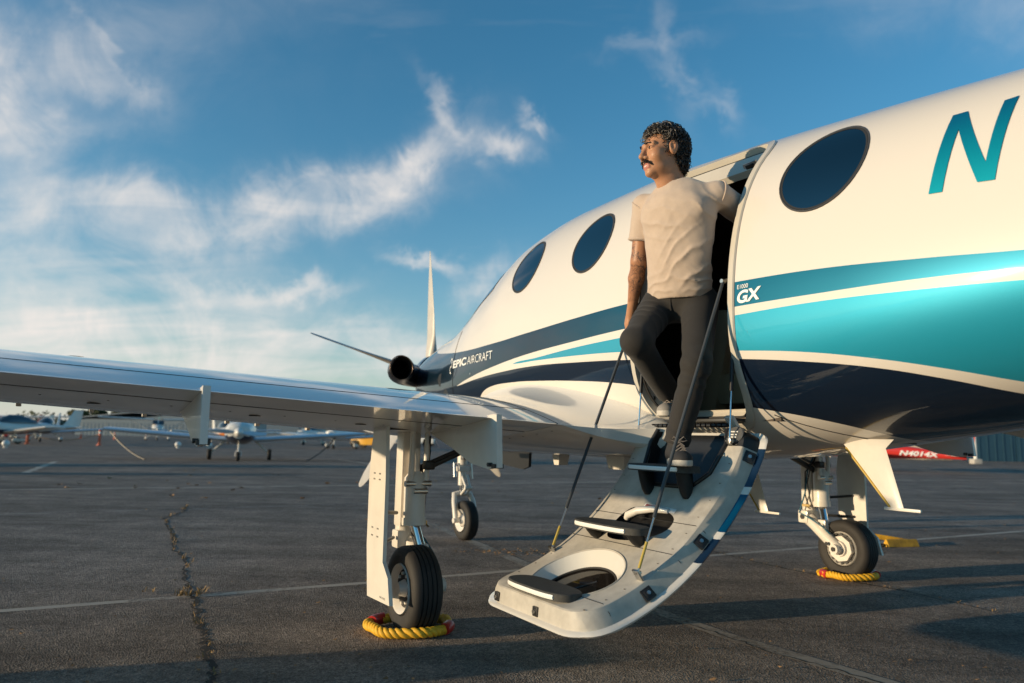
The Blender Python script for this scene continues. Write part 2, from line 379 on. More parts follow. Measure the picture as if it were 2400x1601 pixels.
def fwid(s, z):
    _, zb, zt, w, zc, nu, nl = fsec(s)
    v, n = ((z-zc)/(zt-zc), nu) if z >= zc else ((zc-z)/(zc-zb), nl)
    return float(w*max(0.0, 1-abs(v)**n)**(1/n))
def fport(s, z, off=0.0):                       # point on the port skin, pushed out by off
    e = .004; w = fwid(s, z)
    nz = (fwid(s, z-e)-fwid(s, z+e))/(2*e); ns = (fwid(s-e, z)-fwid(s+e, z))/(2*e)
    n = Vector((-1, ns, nz)).normalized()
    return Vector((-w, s, z))+n*off

# livery paint: stripe edges are curves z(s) along the body
def livery():
    m = bpy.data.materials.new('livery_paint'); m.use_nodes = True; nt = m.node_tree; p = nt.nodes['Principled BSDF']; N = nt.nodes.new; L = nt.links.new
    tc = N('ShaderNodeTexCoord'); sp = N('ShaderNodeSeparateXYZ'); L(tc.outputs['Object'], sp.inputs[0])
    def mth(op, a, b=None, c=None):
        n = N('ShaderNodeMath'); n.operation = op
        for i, v in enumerate((a, b, c)):
            if v is None: continue
            if isinstance(v, (int, float)): n.inputs[i].default_value = v
            else: L(v, n.inputs[i])
        return n.outputs[0]
    u = mth('DIVIDE', mth('ADD', sp.outputs[1], 3.2), 7.2); v = mth('DIVIDE', mth('SUBTRACT', sp.outputs[2], .6), 1.6)
    def curve(pts):
        n = N('ShaderNodeFloatCurve'); c = n.mapping.curves[0]; pts = sorted(((s+3.2)/7.2, (z-.6)/1.6) for s, z in pts)
        while len(c.points) < len(pts): c.points.new(.5, .5)
        for q, (a, b) in zip(c.points, pts): q.location = (a, b); q.handle_type = 'AUTO'
        n.mapping.extend = 'HORIZONTAL'; n.mapping.update(); L(u, n.inputs['Value']); return n.outputs[0]
    A_t = curve([(-3.2,1.60),(-2.45,1.658),(-2.149,1.688),(-1.694,1.727),(-1.268,1.742),(-.515,1.752),(-.013,1.737),(.582,1.714),(1.094,1.698),(1.785,1.702),(2.4,1.75),(2.769,1.797),(3.0,1.93),(3.05,2.05),(4,2.2)])
    A_b = curve([(-3.2,1.53),(-2.447,1.597),(-2.098,1.615),(-1.694,1.622),(-1.269,1.624),(-.469,1.612),(-.02,1.594),(.573,1.566),(1.079,1.524),(1.526,1.474),(1.868,1.421),(1.95,1.40),(4,1.40)])
    B_t = curve([(-3.2,1.50),(-2.443,1.557),(-2.144,1.573),(-1.692,1.588),(-1.272,1.584),(-.46,1.567),(-.02,1.555),(.463,1.531),(.789,1.516),(.82,1.50),(4,1.50)])
    B_b = curve([(-3.2,1.02),(-2.329,1.233),(-2.118,1.289),(-1.887,1.34),(-1.596,1.388),(-1.278,1.420),(-.464,1.486),(-.019,1.504),(.463,1.513),(.789,1.516),(.82,1.52),(4,1.52)])
    C_t = curve([(-3.2,.97),(-2.299,1.195),(-2.098,1.254),(-1.873,1.306),(-1.585,1.349),(-1.278,1.382),(-.464,1.441),(-.013,1.463),(.466,1.479),(1.082,1.468),(1.491,1.446),(1.871,1.419),(1.95,1.42),(4,1.42)])
    C_b = curve([(-3.2,.6),(-2.2,.8),(-1.74,1.01),(-1.662,1.06),(-1.502,1.112),(-1.234,1.166),(-.542,1.296),(-.304,1.326),(.012,1.352),(.383,1.374),(.833,1.388),(1.16,1.377),(1.33,1.34),(1.43,1.25),(1.5,1.05),(1.6,.6),(4,.6)])
    def below(c): return mth('LESS_THAN', v, c)
    def above(c): return mth('GREATER_THAN', v, c)
    inA = mth('MULTIPLY', below(A_t), above(A_b)); inB = mth('MULTIPLY', below(B_t), above(B_b)); inC = mth('MULTIPLY', below(C_t), above(C_b))
    def mix(f, a, b):
        n = N('ShaderNodeMix'); n.data_type = 'RGBA'; L(f, n.inputs['Factor'])
        for k, q in (('A', a), ('B', b)):
            if isinstance(q, tuple): n.inputs[k].default_value = (*q, 1)
            else: L(q, n.inputs[k])
        return n.outputs['Result']
    fwd = N('ShaderNodeMapRange'); fwd.inputs[1].default_value = -1.3; fwd.inputs[2].default_value = .5; L(sp.outputs[1], fwd.inputs[0])
    colA = mix(fwd.outputs[0], (.0,.100,.165), (.005,.022,.042))      # stripe colour goes from petrol aft to navy forward
    fl = N('ShaderNodeTexNoise'); fl.inputs['Scale'].default_value = 420; fl.inputs['Detail'].default_value = 2; L(tc.outputs['Object'], fl.inputs['Vector'])
    base = mix(inA, (.66,.615,.56), colA); base = mix(inB, base, (.015,.29,.43)); base = mix(inC, base, (.003,.010,.026))
    L(base, p.inputs['Base Color'])
    L(mth('ADD', mth('MULTIPLY', inB, .3), mth('MULTIPLY', inA, .45)), p.inputs['Metallic'])
    rg = mth('ADD', mth('MULTIPLY', inB, .10), .36); L(rg, p.inputs['Roughness'])
    p.inputs['Coat Weight'].default_value = .9; p.inputs['Coat Roughness'].default_value = .045; p.inputs['Specular IOR Level'].default_value = .2
    bp = N('ShaderNodeBump'); bp.inputs['Distance'].default_value = .002; L(mth('MULTIPLY', inB, .12), bp.inputs['Strength']); L(fl.outputs['Fac'], bp.inputs['Height']); L(bp.outputs[0], p.inputs['Normal'])
    rp = N('ShaderNodeTexNoise'); rp.inputs['Scale'].default_value = 2.2; rp.inputs['Detail'].default_value = 2; L(tc.outputs['Object'], rp.inputs['Vector'])
    b3 = N('ShaderNodeBump'); b3.inputs['Strength'].default_value = .35; b3.inputs['Distance'].default_value = .012; L(rp.outputs['Fac'], b3.inputs['Height']); L(b3.outputs[0], p.inputs['Coat Normal'])
    return m
LIV = livery()

# body shell with the cabin hollow and the door opening cut into it
NPH = 96
def shell(ss, off=0.0, zmin=None):
    rings = []
    for s in ss:
        ring = []
        for k in range(NPH):
            q = fpt(s, 2*math.pi*k/NPH, off)
            if zmin is not None and q.z < zmin: q.z = zmin
            ring.append(q)
        rings.append(ring)
    return rings
ss = list(np.linspace(-6.6, -3.0, 40))+list(np.linspace(-2.95, 2.6, 150))+list(np.linspace(2.65, 3.72, 26))
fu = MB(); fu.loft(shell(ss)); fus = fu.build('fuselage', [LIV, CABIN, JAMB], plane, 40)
def door_outline(n=14, grow=0.0):
    s0, s1, z0, z1 = -1.258-grow, -.545+grow, 1.075-grow, 2.545+grow
    out = []
    for (cx, cz, a0, rs, rz) in ((s1-.15, z0+.24, 270, .15, .24), (s1-.10, z1-.13, 0, .10, .13), (s0+.10, z1-.13, 90, .10, .13), (s0+.15, z0+.22, 180, .15, .22)):
        for k in range(n+1):
            a = math.radians(a0+90*k/n); out.append((cx+rs*math.cos(a), cz+rz*math.sin(a)))
    # extra points along the straights so that the frame follows the curved skin
    res = []
    for a, b in zip(out, out[1:]+out[:1]):
        m_ = max(1, int(math.hypot(b[0]-a[0], b[1]-a[1])/.05))
        for k in range(m_): res.append((a[0]+(b[0]-a[0])*k/m_, a[1]+(b[1]-a[1])*k/m_))
    return res
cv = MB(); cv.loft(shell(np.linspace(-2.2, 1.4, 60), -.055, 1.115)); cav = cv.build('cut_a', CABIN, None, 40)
dp = MB(); dp.prism(door_outline(), 'X', -1.2, -.12); dpo = dp.build('cut_b', JAMB)
for o in (cav, dpo): o.parent = plane
bpy.context.view_layer.update()
for o, mi in ((cav, 1), (dpo, 2)):
    md = fus.modifiers.new('b', 'BOOLEAN'); md.operation = 'DIFFERENCE'; md.object = o; md.solver = 'EXACT'; md.material_mode = 'TRANSFER'
dg = bpy.context.evaluated_depsgraph_get()
me = bpy.data.meshes.new_from_object(fus.evaluated_get(dg)); fus.modifiers.clear(); fus.data = me
for o in (cav, dpo): bpy.data.objects.remove(o, do_unlink=True)
me.polygons.foreach_set('use_smooth', [True]*len(me.polygons)); me.set_sharp_from_angle(angle=math.radians(32))

# door frame: a lip round the opening and the jamb behind it
fo = door_outline(); n_ = len(fo); cs, cz = -.90, 1.8
fr = MB(); vs = []
for (s, z) in fo:
    i = fo.index((s, z)); a = fo[i-1]; b = fo[(i+1) % n_]; tx, tz = b[0]-a[0], b[1]-a[1]; l = math.hypot(tx, tz); nx, nz_ = -tz/l, tx/l   # inward
    P0 = fport(s-nx*.016, min(z-nz_*.016, 2.60), .002); P1 = fport(s-nx*.010, min(z-nz_*.010, 2.60), .009); P2 = fport(s+nx*.018, z+nz_*.018, .009); P3 = fport(s+nx*.022, z+nz_*.022, -.075)
    P4 = fport(s+nx*.030, z+nz_*.030, -.078)
    vs += [P0, P1, P2, P3, P4]
fs = []
for i in range(n_):
    j = (i+1) % n_
    for k in range(4): fs.append((i*5+k, j*5+k, j*5+k+1, i*5+k+1))
fr.add(vs, fs); dfr = fr.build('door_frame', JAMB, plane, 35)
# dark seal inside the lip
se = MB(); vs = []
for i, (s, z) in enumerate(fo):
    a = fo[i-1]; b = fo[(i+1) % n_]; tx, tz = b[0]-a[0], b[1]-a[1]; l = math.hypot(tx, tz); nx, nz_ = -tz/l, tx/l
    vs.append(fport(s+nx*.024, z+nz_*.024, -.030))
se.tube(vs+[vs[0], vs[1]], .007, 6); se.build('seal', SEAL, dfr, 60)
# upper jamb panel with the latch
up = MB(); R0 = []
for s in np.linspace(-1.22, -.58, 14): R0.append([fport(s, 2.50, -.02), fport(s, 2.43, -.05), fport(s, 2.43, -.09), fport(s, 2.50, -.06)])
up.loft(R0); up.build('upper_jamb', JAMB, dfr, 35)
lt = MB(); c_ = fport(-1.13, 2.445, -.045); rm = Matrix.Rotation(math.radians(-38), 3, 'Y')
lt.box(c_, (.014,.085,.05), rm, 1, .004); lt.box(c_+Vector((-.006,0,-.002)), (.016,.05,.028), rm, 0, .003); lt.build('door_latch', [BLACK, STEEL], dfr, 40)
# cabin floor, seat backs seen through the door
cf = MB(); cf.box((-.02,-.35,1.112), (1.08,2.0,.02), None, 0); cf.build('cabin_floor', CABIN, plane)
st = MB(); st.box((.28,-.35,1.45), (.5,.16,.75), Matrix.Rotation(.25,3,'X'), 0, .04); st.box((.28,-.62,1.32), (.5,.5,.2), None, 0, .05); st.build('cabin_seat', CABINM, plane, 50)
sillp = MB(); sillp.box((-.585,-.90,1.106), (.12,.52,.016), None, 0, .004)
sillp.build('door_sill', DARKM, plane, 40)
hs = MB(); hs.box((-.62,-.575,1.30), (.05,.02,.20), Matrix.Rotation(.12,3,'X'), 0, .004)
for k in range(3): hs.lathe([(-.004,.012),(.004,.012)], (-.648,-.577,1.23+.055*k), 'X', 10, 1)
hs.build('door_bracket', [CABINM, BLACK], plane, 40)

# windows: dark oval panes in a thin black rim, following the skin
def oval(s0, z0, rs, rz, tilt, off, n=48, k=1.0):
    return [fport(s0+k*(rs*math.cos(a)*math.cos(tilt)-rz*math.sin(a)*math.sin(tilt)), z0+k*(rs*math.cos(a)*math.sin(tilt)+rz*math.sin(a)*math.cos(tilt)), off) for a in [2*math.pi*i/n for i in range(n)]]
for (s0, z0, rs, rz) in ((-1.652,2.212,.198,.208),(-.035,2.222,.190,.196),(.80,2.235,.190,.196)):
    w_ = MB(); rings = [oval(s0, z0, rs, rz, .0, .002, 48, k) for k in (1,.86,.7,.5,.3,.12)]
    w_.loft(rings, True, True); win = w_.build('window', GLASS, plane, 60)
    f_ = MB(); f_.loft([oval(s0, z0, rs, rz, 0, .0008, 48, 1.030), oval(s0, z0, rs, rz, 0, .0055, 48, 1.02), oval(s0, z0, rs, rz, 0, .0055, 48, .995), oval(s0, z0, rs, rz, 0, .001, 48, .985)], True, False)
    f_.build('window_rim', mat('window_rim_grey', (.05,.05,.05), .4), win, 60)
    f_ = MB(); f_.loft([oval(s0, z0, rs, rz, 0, .0042, 48, .985), oval(s0, z0, rs, rz, 0, .0026, 48, .945)], True, False); f_.build('pane_edge', SEAL, win, 60)
# windscreen
ws = MB(); rings = []
for s in np.linspace(1.45, 2.12, 22):
    rings.append([fpt(s, math.radians(a), .004) for a in np.linspace(38, 142, 44)])
ws.loft(rings, False, False); ws.build('windscreen', mat('windscreen_glass', (.20,.23,.27), .02, 1.0), plane, 60)
# roof blade antenna
an = MB(); an.loft([[ (x*w+0.0, -1.92+y*c+o, 2.575+h) for x, y in ((1,0),(.6,.5),(0,1),(-.6,.5),(-1,0),(0,-.05))] for h, w, c, o in ((-.05,.012,.085,0),(.012,.009,.06,.0),(.030,.007,.045,.0),(.035,.003,.03,.01))]); an.build('roof_antenna', WHITE, plane, 40)
# panel lines round the body behind the wing
for s_, a0, a1 in ((1.98, 150, 262),):
    t_ = MB(); t_.tube([fpt(s_, math.radians(a), .0005) for a in np.linspace(a0, a1, 40)], .0025, 5); t_.build('panel_seam', GAP, plane, 60)
t_ = MB(); t_.tube([fport(-1.30-.55*((1.15-z)/.2)**1.3, z, .0005) for z in np.linspace(1.13, 1.01, 14)], .003, 5); t_.build('panel_seam', GAP, plane, 60)

# lettering
def text_bm(body, size, bold=0.0, shear=0.0):
    cu = bpy.data.curves.new('t', 'FONT'); cu.body = body; cu.size = size; cu.offset = bold; cu.shear = shear; cu.resolution_u = 6
    o = bpy.data.objects.new('t', cu); COL.objects.link(o); bpy.context.view_layer.update()
    me = bpy.data.meshes.new_from_object(o.evaluated_get(bpy.context.evaluated_depsgraph_get()))
    bm = bmesh.new(); bm.from_mesh(me); bpy.data.objects.remove(o, do_unlink=True); bpy.data.meshes.remove(me)
    xs = [v.co.x for v in bm.verts]; ys = [v.co.y for v in bm.verts]
    return bm, min(xs), max(xs), min(ys), max(ys)
def slice_bm(bm, step):
    xs = [v.co.x for v in bm.verts]; ys = [v.co.y for v in bm.verts]
    for k in range(int((max(ys)-min(ys))/step)):
        bmesh.ops.bisect_plane(bm, geom=bm.verts[:]+bm.edges[:]+bm.faces[:], plane_co=(0, min(ys)+(k+.5)*step, 0), plane_no=(0,1,0))
    for k in range(int((max(xs)-min(xs))/step)):
        bmesh.ops.bisect_plane(bm, geom=bm.verts[:]+bm.edges[:]+bm.faces[:], plane_co=(min(xs)+(k+.5)*step, 0, 0), plane_no=(1,0,0))
def decal(name, bm, fn, m, parent, smooth=60):
    for v in bm.verts: v.co = fn(v.co.x, v.co.y)
    bmesh.ops.recalc_face_normals(bm, faces=bm.faces)
    me = bpy.data.meshes.new(name); bm.to_mesh(me); bm.free(); me.materials.append(m); return link(me, name, parent, smooth)
def skin_text(name, body, s_left, s_right, z_lo, z_hi, m, bold=0.0, shear=0.0, rise=0.0):
    bm, x0, x1, y0, y1 = text_bm(body, 1.0, bold, shear); slice_bm(bm, .25)
    def fn(x, y):
        k = (x-x0)/(x1-x0); return fport(s_left+(s_right-s_left)*k, z_lo+(z_hi-z_lo)*(y-y0)/(y1-y0)+rise*k, .003)
    return decal(name, bm, fn, m, plane)
skin_text('lettering', 'E1000', -1.292, -1.353, 1.7035, 1.7235, ROSE, .0)
skin_text('lettering', 'GX', -1.292, -1.425, 1.634, 1.694, ROSE, .035, .18, .006)
skin_text('lettering', 'EPIC', 1.98, 1.645, 1.574, 1.640, ROSE, .03, 0, .004)
skin_text('lettering', 'AIRCRAFT', 1.62, 1.12, 1.578, 1.643, ROSE, -.008, 0, .002)
# the emblem before the name: a bold hooked figure
em = bmesh.new()
def hook(pts, w):
    P = [Vector((x, y, 0)) for x, y in pts]; L_ = []; R_ = []
    for i, p in enumerate(P):
        d = (P[min(i+1, len(P)-1)]-P[max(i-1, 0)]).normalized(); n = Vector((-d.y, d.x, 0)); L_.append(em.verts.new(p+n*w/2)); R_.append(em.verts.new(p-n*w/2))
    for i in range(len(P)-1): em.faces.new((L_[i], R_[i], R_[i+1], L_[i+1]))
hook([(.45+.32*math.cos(math.radians(a)), .92+.26*math.sin(math.radians(a))) for a in range(190, -30, -15)]+[(.74,.55)], .13)
hook([(.40+.34*math.cos(math.radians(a)), .22+.28*math.sin(math.radians(a))) for a in range(60, 305, 15)], .13)
decal('emblem', em, lambda x, y: fport(2.065-.062*x, 1.545+.10*y, .003), ROSE, plane)
# big registration letter
NB = [(-2.144,1.936),(-2.192,1.932),(-2.212,2.190),(-2.309,1.937),(-2.365,1.930),(-2.392,2.271),(-2.346,2.269),(-2.330,2.010),(-2.224,2.271),(-2.171,2.273)]
bm = bmesh.new(); vv = [bm.verts.new((p[0], p[1], 0)) for p in NB]
for tri in geometry.tessellate_polygon([[Vector((p[0], p[1], 0)) for p in NB]]): bm.faces.new([vv[i] for i in tri])
slice_bm(bm, .035)
NMAT = mat('registration_teal', (.0,.21,.34), .35, .4, coat=.9)
_nt = NMAT.node_tree; _tc = _nt.nodes.new('ShaderNodeTexCoord'); _sp = _nt.nodes.new('ShaderNodeSeparateXYZ'); _nt.links.new(_tc.outputs['Object'], _sp.inputs[0])
_mr = _nt.nodes.new('ShaderNodeMapRange'); _mr.inputs[1].default_value = 1.93; _mr.inputs[2].default_value = 2.27; _nt.links.new(_sp.outputs[2], _mr.inputs[0])
_mx = _nt.nodes.new('ShaderNodeMix'); _mx.data_type = 'RGBA'; _mx.inputs['A'].default_value = (.0,.40,.46,1); _mx.inputs['B'].default_value = (.0,.13,.26,1)   # letter colour goes from turquoise at the bottom to blue on top
_nt.links.new(_mr.outputs[0], _mx.inputs['Factor']); _nt.links.new(_mx.outputs['Result'], _nt.nodes['Principled BSDF'].inputs['Base Color'])
decal('registration_letter', bm, lambda x, y: fport(x, y, .0035), NMAT, plane)

# ---- wings
def w_ste(t): return float(np.interp(t, [.7,1.2,3.6,6.55], [-.62,-.60,-.50,-.36]))
def w_sle(t): return float(np.interp(t, [.7,1.2,3.6,6.55], [1.10,1.02,.86,.62]))
def yt(x): return 5*(.2969*math.sqrt(max(x,0))-.126*x-.3516*x*x+.2843*x**3-.1036*x**4)
def cmb_(x, m=.020, p=.42): return m/p**2*(2*p*x-x*x) if x < p else m/(1-p)**2*((1-2*p)+2*p*x-x*x)
def wpt(t, x, up, side):
    a = abs(t); c = w_sle(a)-w_ste(a); s = w_sle(a)-x*c
    z = 1.055+.0536*(a-1.0)+(1-x)*c*.012+cmb_(x)*c+(1 if up else -1)*.172*c*yt(x)
    if a > 6.2: z += .25*(a-6.2)**1.2
    if a < 1.27:                                   # root fillet flowing into the body
        f = ((1.27-a)/.62); f2 = min(1.25, max(0.0, (1.16-a)/.38))**2.6
        s -= f2*.10*x**1.5; s += f2*.35*(1-x)**2
        if up: z += f2*(.13*(x*(1-x)*4)**.8*(.45+.55*(1-x)))
        else: z = z*(1-min(1,f*1.0))+min(1,f*1.0)*min(z, .885+.055*x**2)
        if x > .999: z += f2*.02
    return Vector((side*a, s, z))
def wing_half(side):
    XS = [(1-math.cos(math.pi*k/26))/2 for k in range(27)]
    def ring(t, xs):
        return [wpt(t, x, True, side) for x in xs[::-1]]+[wpt(t, x, False, side) for x in xs[1:]]
    def loft_between(mb, ts, x0, x1):
        xs = [x0]+[x for x in XS if x0+.004 < x < x1-.004]+[x1]
        if x0 > 0:
            rings = [[wpt(t, x, True, side) for x in xs[::-1]]+[wpt(t, x, False, side) for x in xs] for t in ts]
        else: rings = [ring(t, xs) for t in ts]
        mb.loft(rings)
    mb = MB()
    loft_between(mb, np.linspace(.55, 1.275, 22), 0, 1)
    wing = mb.build('wing_root_fairing', WHITE, plane, 40)
    mb = MB(); ts = [1.278, 1.5, 2, 2.5, 3, 3.6, 4.2, 5, 5.8, 6.2, 6.35, 6.47, 6.55]
    loft_between(mb, ts, 0, .795); w = mb.build('wing', WHITE, plane, 40)
    mb = MB(); loft_between(mb, [1.285, 1.8, 2.4, 3, 3.6, 4.3], .805, 1.0); mb.build('flap', WHITE, w, 40)
    for up_ in (True, False):
        mb = MB(); mb.tube([wpt(t, .800, up_, side)+Vector((0,0,-.0015 if up_ else .0015)) for t in np.linspace(1.29, 6.25, 40)], .0032, 6); mb.build('hinge_seam', GAP, w, 60)
    mb = MB(); loft_between(mb, [4.31, 5, 5.8, 6.25], .805, 1.0); mb.build('aileron', WHITE, w, 40)
    mb = MB(); loft_between(mb, [6.257, 6.35, 6.47, 6.55], .797, 1.0); mb.build('wing_tip', WHITE, w, 40)
    # flap hinge fairings: deep thin plates under the trailing edge
    for t, zb in (((1.65,.855),(2.93,.945),(4.25,1.03)) if side < 0 else ((2.45,.93),(4.25,1.03))):
        b = MB(); zt = wpt(t, .95, False, 1).z+.02; ste = w_ste(t)
        poly = [(ste+.80, wpt(t,.5,False,1).z+.03),(ste-.03, zt+.01),(ste-.05, zb+.01),(ste+.02, zb-.005),(ste+.20, zb+.015),(ste+.42, zb+.085)]
        b.prism(poly, 'X', side*t-.011, side*t+.011, 0)
        h = b.build('flap_hinge_fairing', WHITE2, plane, 30)
        b = MB(); b.prism([(ste-.03, zt+.008),(ste-.056, zt+.008),(ste-.074, zb+.006),(ste-.05, zb+.002)], 'X', side*t-.0145, side*t+.0145)
        b.build('fairing_edge', WHITE2, h)
        b = MB(); b.lathe([(-.034,.010),(.034,.010)], (side*t, ste-.015, zb+.018), 'X', 10); b.box((side*t, ste-.05, zb+.012), (.05,.03,.02)); b.build('hinge_bolt', DARKM, h, 40)
    # small access covers and static wicks
    for t, x in ((2.62,.60),(3.3,.55),(2.1,.62)):
        p = wpt(t, x, False, side); b = MB(); b.lathe([(-.002,.028),(.001,.028)], p, 'Z', 16); b.build('access_cover', DARKM, w, 40)
    for t in (2.15, 2.45, 2.62, 3.05, 3.3, 3.62):
        p = wpt(t, .10, False, side); b = MB(); b.box((p.x, p.y+.05, p.z-.008), (.022,.05,.034), None, 0, .004); b.build('stall_strip_tab', WHITE2, w, 40)
    return w
wing_p = wing_half(-1); wing_s = wing_half(1)

# ---- tail (behind the photographer's right shoulder)
tl = MB()
def foil(mb, root, tip, cr, ct, th, n=12):
    rings = []
    for p, c in ((root, cr), (tip, ct)):
        ring = [(Vector(p)+Vector((0, c*(.5-x), 0)), th*c*yt(x)) for x in [(1-math.cos(math.pi*k/n))/2 for k in range(n+1)]]
        nrm = (Vector(tip)-Vector(root)).cross(Vector((0,1,0))).normalized()
        rings.append([q+nrm*y for q, y in ring[::-1]]+[q-nrm*y for q, y in ring[1:]])
    mb.loft(rings)
foil(tl, (0,-5.6,1.95), (0,-6.4,3.65), 1.7, .9, .10); tl.build('fin', WHITE, plane, 40)
for sd in (-1, 1):
    t_ = MB(); foil(t_, (sd*.05,-6.0,2.02), (sd*2.2,-6.3,2.08), 1.05, .65, .10); t_.build('horizontal_stabilizer', WHITE, plane, 40)

# ---- engine cowl, propeller, exhaust
pr = empty('propeller', (0, 3.86, 1.66), 0, plane)
sp_ = MB(); sp_.lathe([(-.16,.02),(-.15,.235),(-.05,.23),(.12,.19),(.28,.12),(.38,.05),(.41,.005)], (0,0,0), 'Y', 32); sp_.build('spinner', NAVY, pr, 50)
BLM = mat('propeller_blade_paint', (.52,.49,.45), .4, var=(6,.15)); BLT = mat('blade_tip_white', (.75,.72,.68), .4)
for k in range(5):
    a = math.radians(93+72*k); rad = Vector((math.cos(a), 0, math.sin(a))); tan = Vector((-math.sin(a), 0, math.cos(a))); ax = Vector((0,1,0))
    b = MB(); rings = []
    for r, ch, tw, th in ((.14,.075,92,.07),(.26,.10,92,.06),(.45,.135,95,.026),(.75,.14,99,.016),(1.05,.12,103,.010),(1.28,.085,107,.007),(1.40,.045,110,.005),(1.43,.015,110,.003)):
        tw_ = math.radians(tw); cd = tan*math.cos(tw_)+ax*math.sin(tw_); nd = tan*-math.sin(tw_)+ax*math.cos(tw_)
        rings.append([rad*r+cd*ch*math.cos(q)*.9+nd*th*math.sin(q)*1.0 for q in [2*math.pi*i/14 for i in range(14)]])
    b.loft(rings); bl = b.build('blade', BLM, pr, 50)
for sd in (-1, 1):
    ex = empty('exhaust_stack', (0,0,0), 0, plane); b = MB(); P = []; rr = []
    for k in range(13):
        q = k/12; a = q*math.pi*.5
        P.append((sd*(.34+.37*math.sin(a*.98)), 3.42-.42*(1-math.cos(a))-.04*q, 1.60+.04*q)); rr.append(.105+.012*q)
    P += [(sd*.735, 2.93, 1.645)]; rr += [.118]
    for i in range(len(rr)): rr[i] *= 1.0
    b.tube(P, rr, 24, cap=False); b.tube([P[-1], P[-2], P[-3], P[-4]], [.118,.108,.105,.10], 24, 1, cap=False)
    b.build('pipe', [mat('exhaust_metal', (.05,.045,.05), .28, .8, var=(8,.3)), mat('exhaust_soot', (.006,.006,.006), .9)], ex, 50)
    b = MB(); b.tube([Vector(P[-1])+Vector((sd*.118*math.cos(q)*.99, -.002, .118*math.sin(q)*.99)) for q in [2*math.pi*i/28 for i in range(30)]], .005, 6); b.build('pipe_lip', mat('exhaust_lip', (.16,.12,.10), .35, .9), ex, 60)
b = MB(); b.lathe([(0,.06),(.01,.062),(.02,.05)], fport(2.35,1.50,0), 'X', 20); b.build('cowl_vent', BLACK, plane, 40)
b = MB(); b.lathe([(-.01,.05),(.004,.05)], fport(2.18,1.36,0), 'X', 20); b.build('cowl_vent', BLACK, plane, 40)

# ---- belly fittings
def vent_ant(name, s0, t0, k=1.0):
    e = empty(name, (t0, s0, 0), 0, plane); zt = fsec(s0)[1]
    b = MB(); poly_t, poly_b = [(.10,zt+.02),(-.12,zt+.02)], [(-.09,.715),(-.17,.715)]
    prof = lambda c0, c1, z, w: [(w*x, c1+(c0-c1)*y, z) for x, y in ((0,1),(.8,.75),(1,.45),(.7,.15),(0,0),(-.7,.15),(-1,.45),(-.8,.75))]
    zb = zt-.265*k
    b.loft([prof(.13,-.14,zt+.03,.032), prof(.095,-.10,zt-.01,.011), prof(-.11*k,-.17*k,zb,.008)]); b.build('blade', WHITE2, e, 40)
    f = MB(); f.box((0,-.165*k,zb-.006), (.014,.165*k,.014), None, 0, .004); f.build('foot_bar', WHITE2, e, 40)
    g_ = MB(); g_.tube([(0,.097,zt-.012),(0,.0,zt-.13),(0,-.108*k,zb)], .0065, 6); g_.build('leading_edge_boot', mat('boot_yellow', (.45,.30,.05), .5), e, 50)
vent_ant('belly_antenna', -1.555, -.25); vent_ant('belly_antenna', -.38, .25, 1.1)
for s_, l_, t_ in ((.98,.10,-.2),(.27,.20,-.2)):
    b = MB(); b.loft([[(t_-.05,s_+l_/2,.90),(t_+.05,s_+l_/2,.90),(t_+.05,s_-l_/2,.90),(t_-.05,s_-l_/2,.90)],[(t_-.04,s_+l_/2-.02,.805),(t_+.04,s_+l_/2-.02,.805),(t_+.04,s_-l_/2+.02,.805),(t_-.04,s_-l_/2+.02,.805)]]); b.build('belly_drain_mast', WHITE2, plane, 30)
b = MB(); b.prism([(1.45,.91),(2.3,.93),(2.25,.80),(1.55,.745),(1.46,.77)], 'X', -.19, -.165); b.build('nose_gear_door', BLACK, plane, 30)

# screws and small marks on the belly fairing and wing underside
SCREW = mat('screw_head', (.10,.10,.10), .5, .5)
mb = MB()
for k in range(9):
    for (t_, x_) in ((1.22, .18+.09*k), (1.36, .10+.075*k)): mb.lathe([(-.0012,.006),(.0008,.006)], wpt(t_, x_, False, -1), 'Z', 8)
for t_ in np.linspace(1.5, 5.5, 17):
    for x_ in (.30, .66): mb.lathe([(-.0012,.005),(.0008,.005)], wpt(float(t_), x_, False, -1), 'Z', 8)
mb.build('screw', SCREW, wing_p)['kind'] = 'stuff'
mb = MB(); mb.loft([[wpt(t_, .30, False, -1)+Vector((0,0,-.0006)), wpt(t_, .30, False, -1)+Vector((0,.010,-.0006))] for t_ in np.linspace(.75, 1.27, 8)], False, False); mb.build('panel_seam', GAP, plane)
mb = MB(); mb.tube([wpt(1.281, x_, True, -1)+Vector((0,0,-.001)) for x_ in np.linspace(.1, .99, 24)], .0028, 6); mb.build('panel_seam', GAP, plane, 60)
for (t_, x_) in ((2.3,.33),(3.4,.36)):
    mb = MB(); mb.lathe([(-.002,.045),(.0012,.045),(.0018,.040)], wpt(t_, x_, True, -1), 'Z', 20); mb.build('fuel_cap', STEEL, wing_p, 40)
for (s_, z_, r_) in ((1.35,1.62,.008),(1.55,1.50,.008)):
    mb = MB(); mb.lathe([(-.002,r_),(.001,r_)], fport(s_, z_, .001), 'X', 16); mb.build('static_port', STEEL, plane, 40)

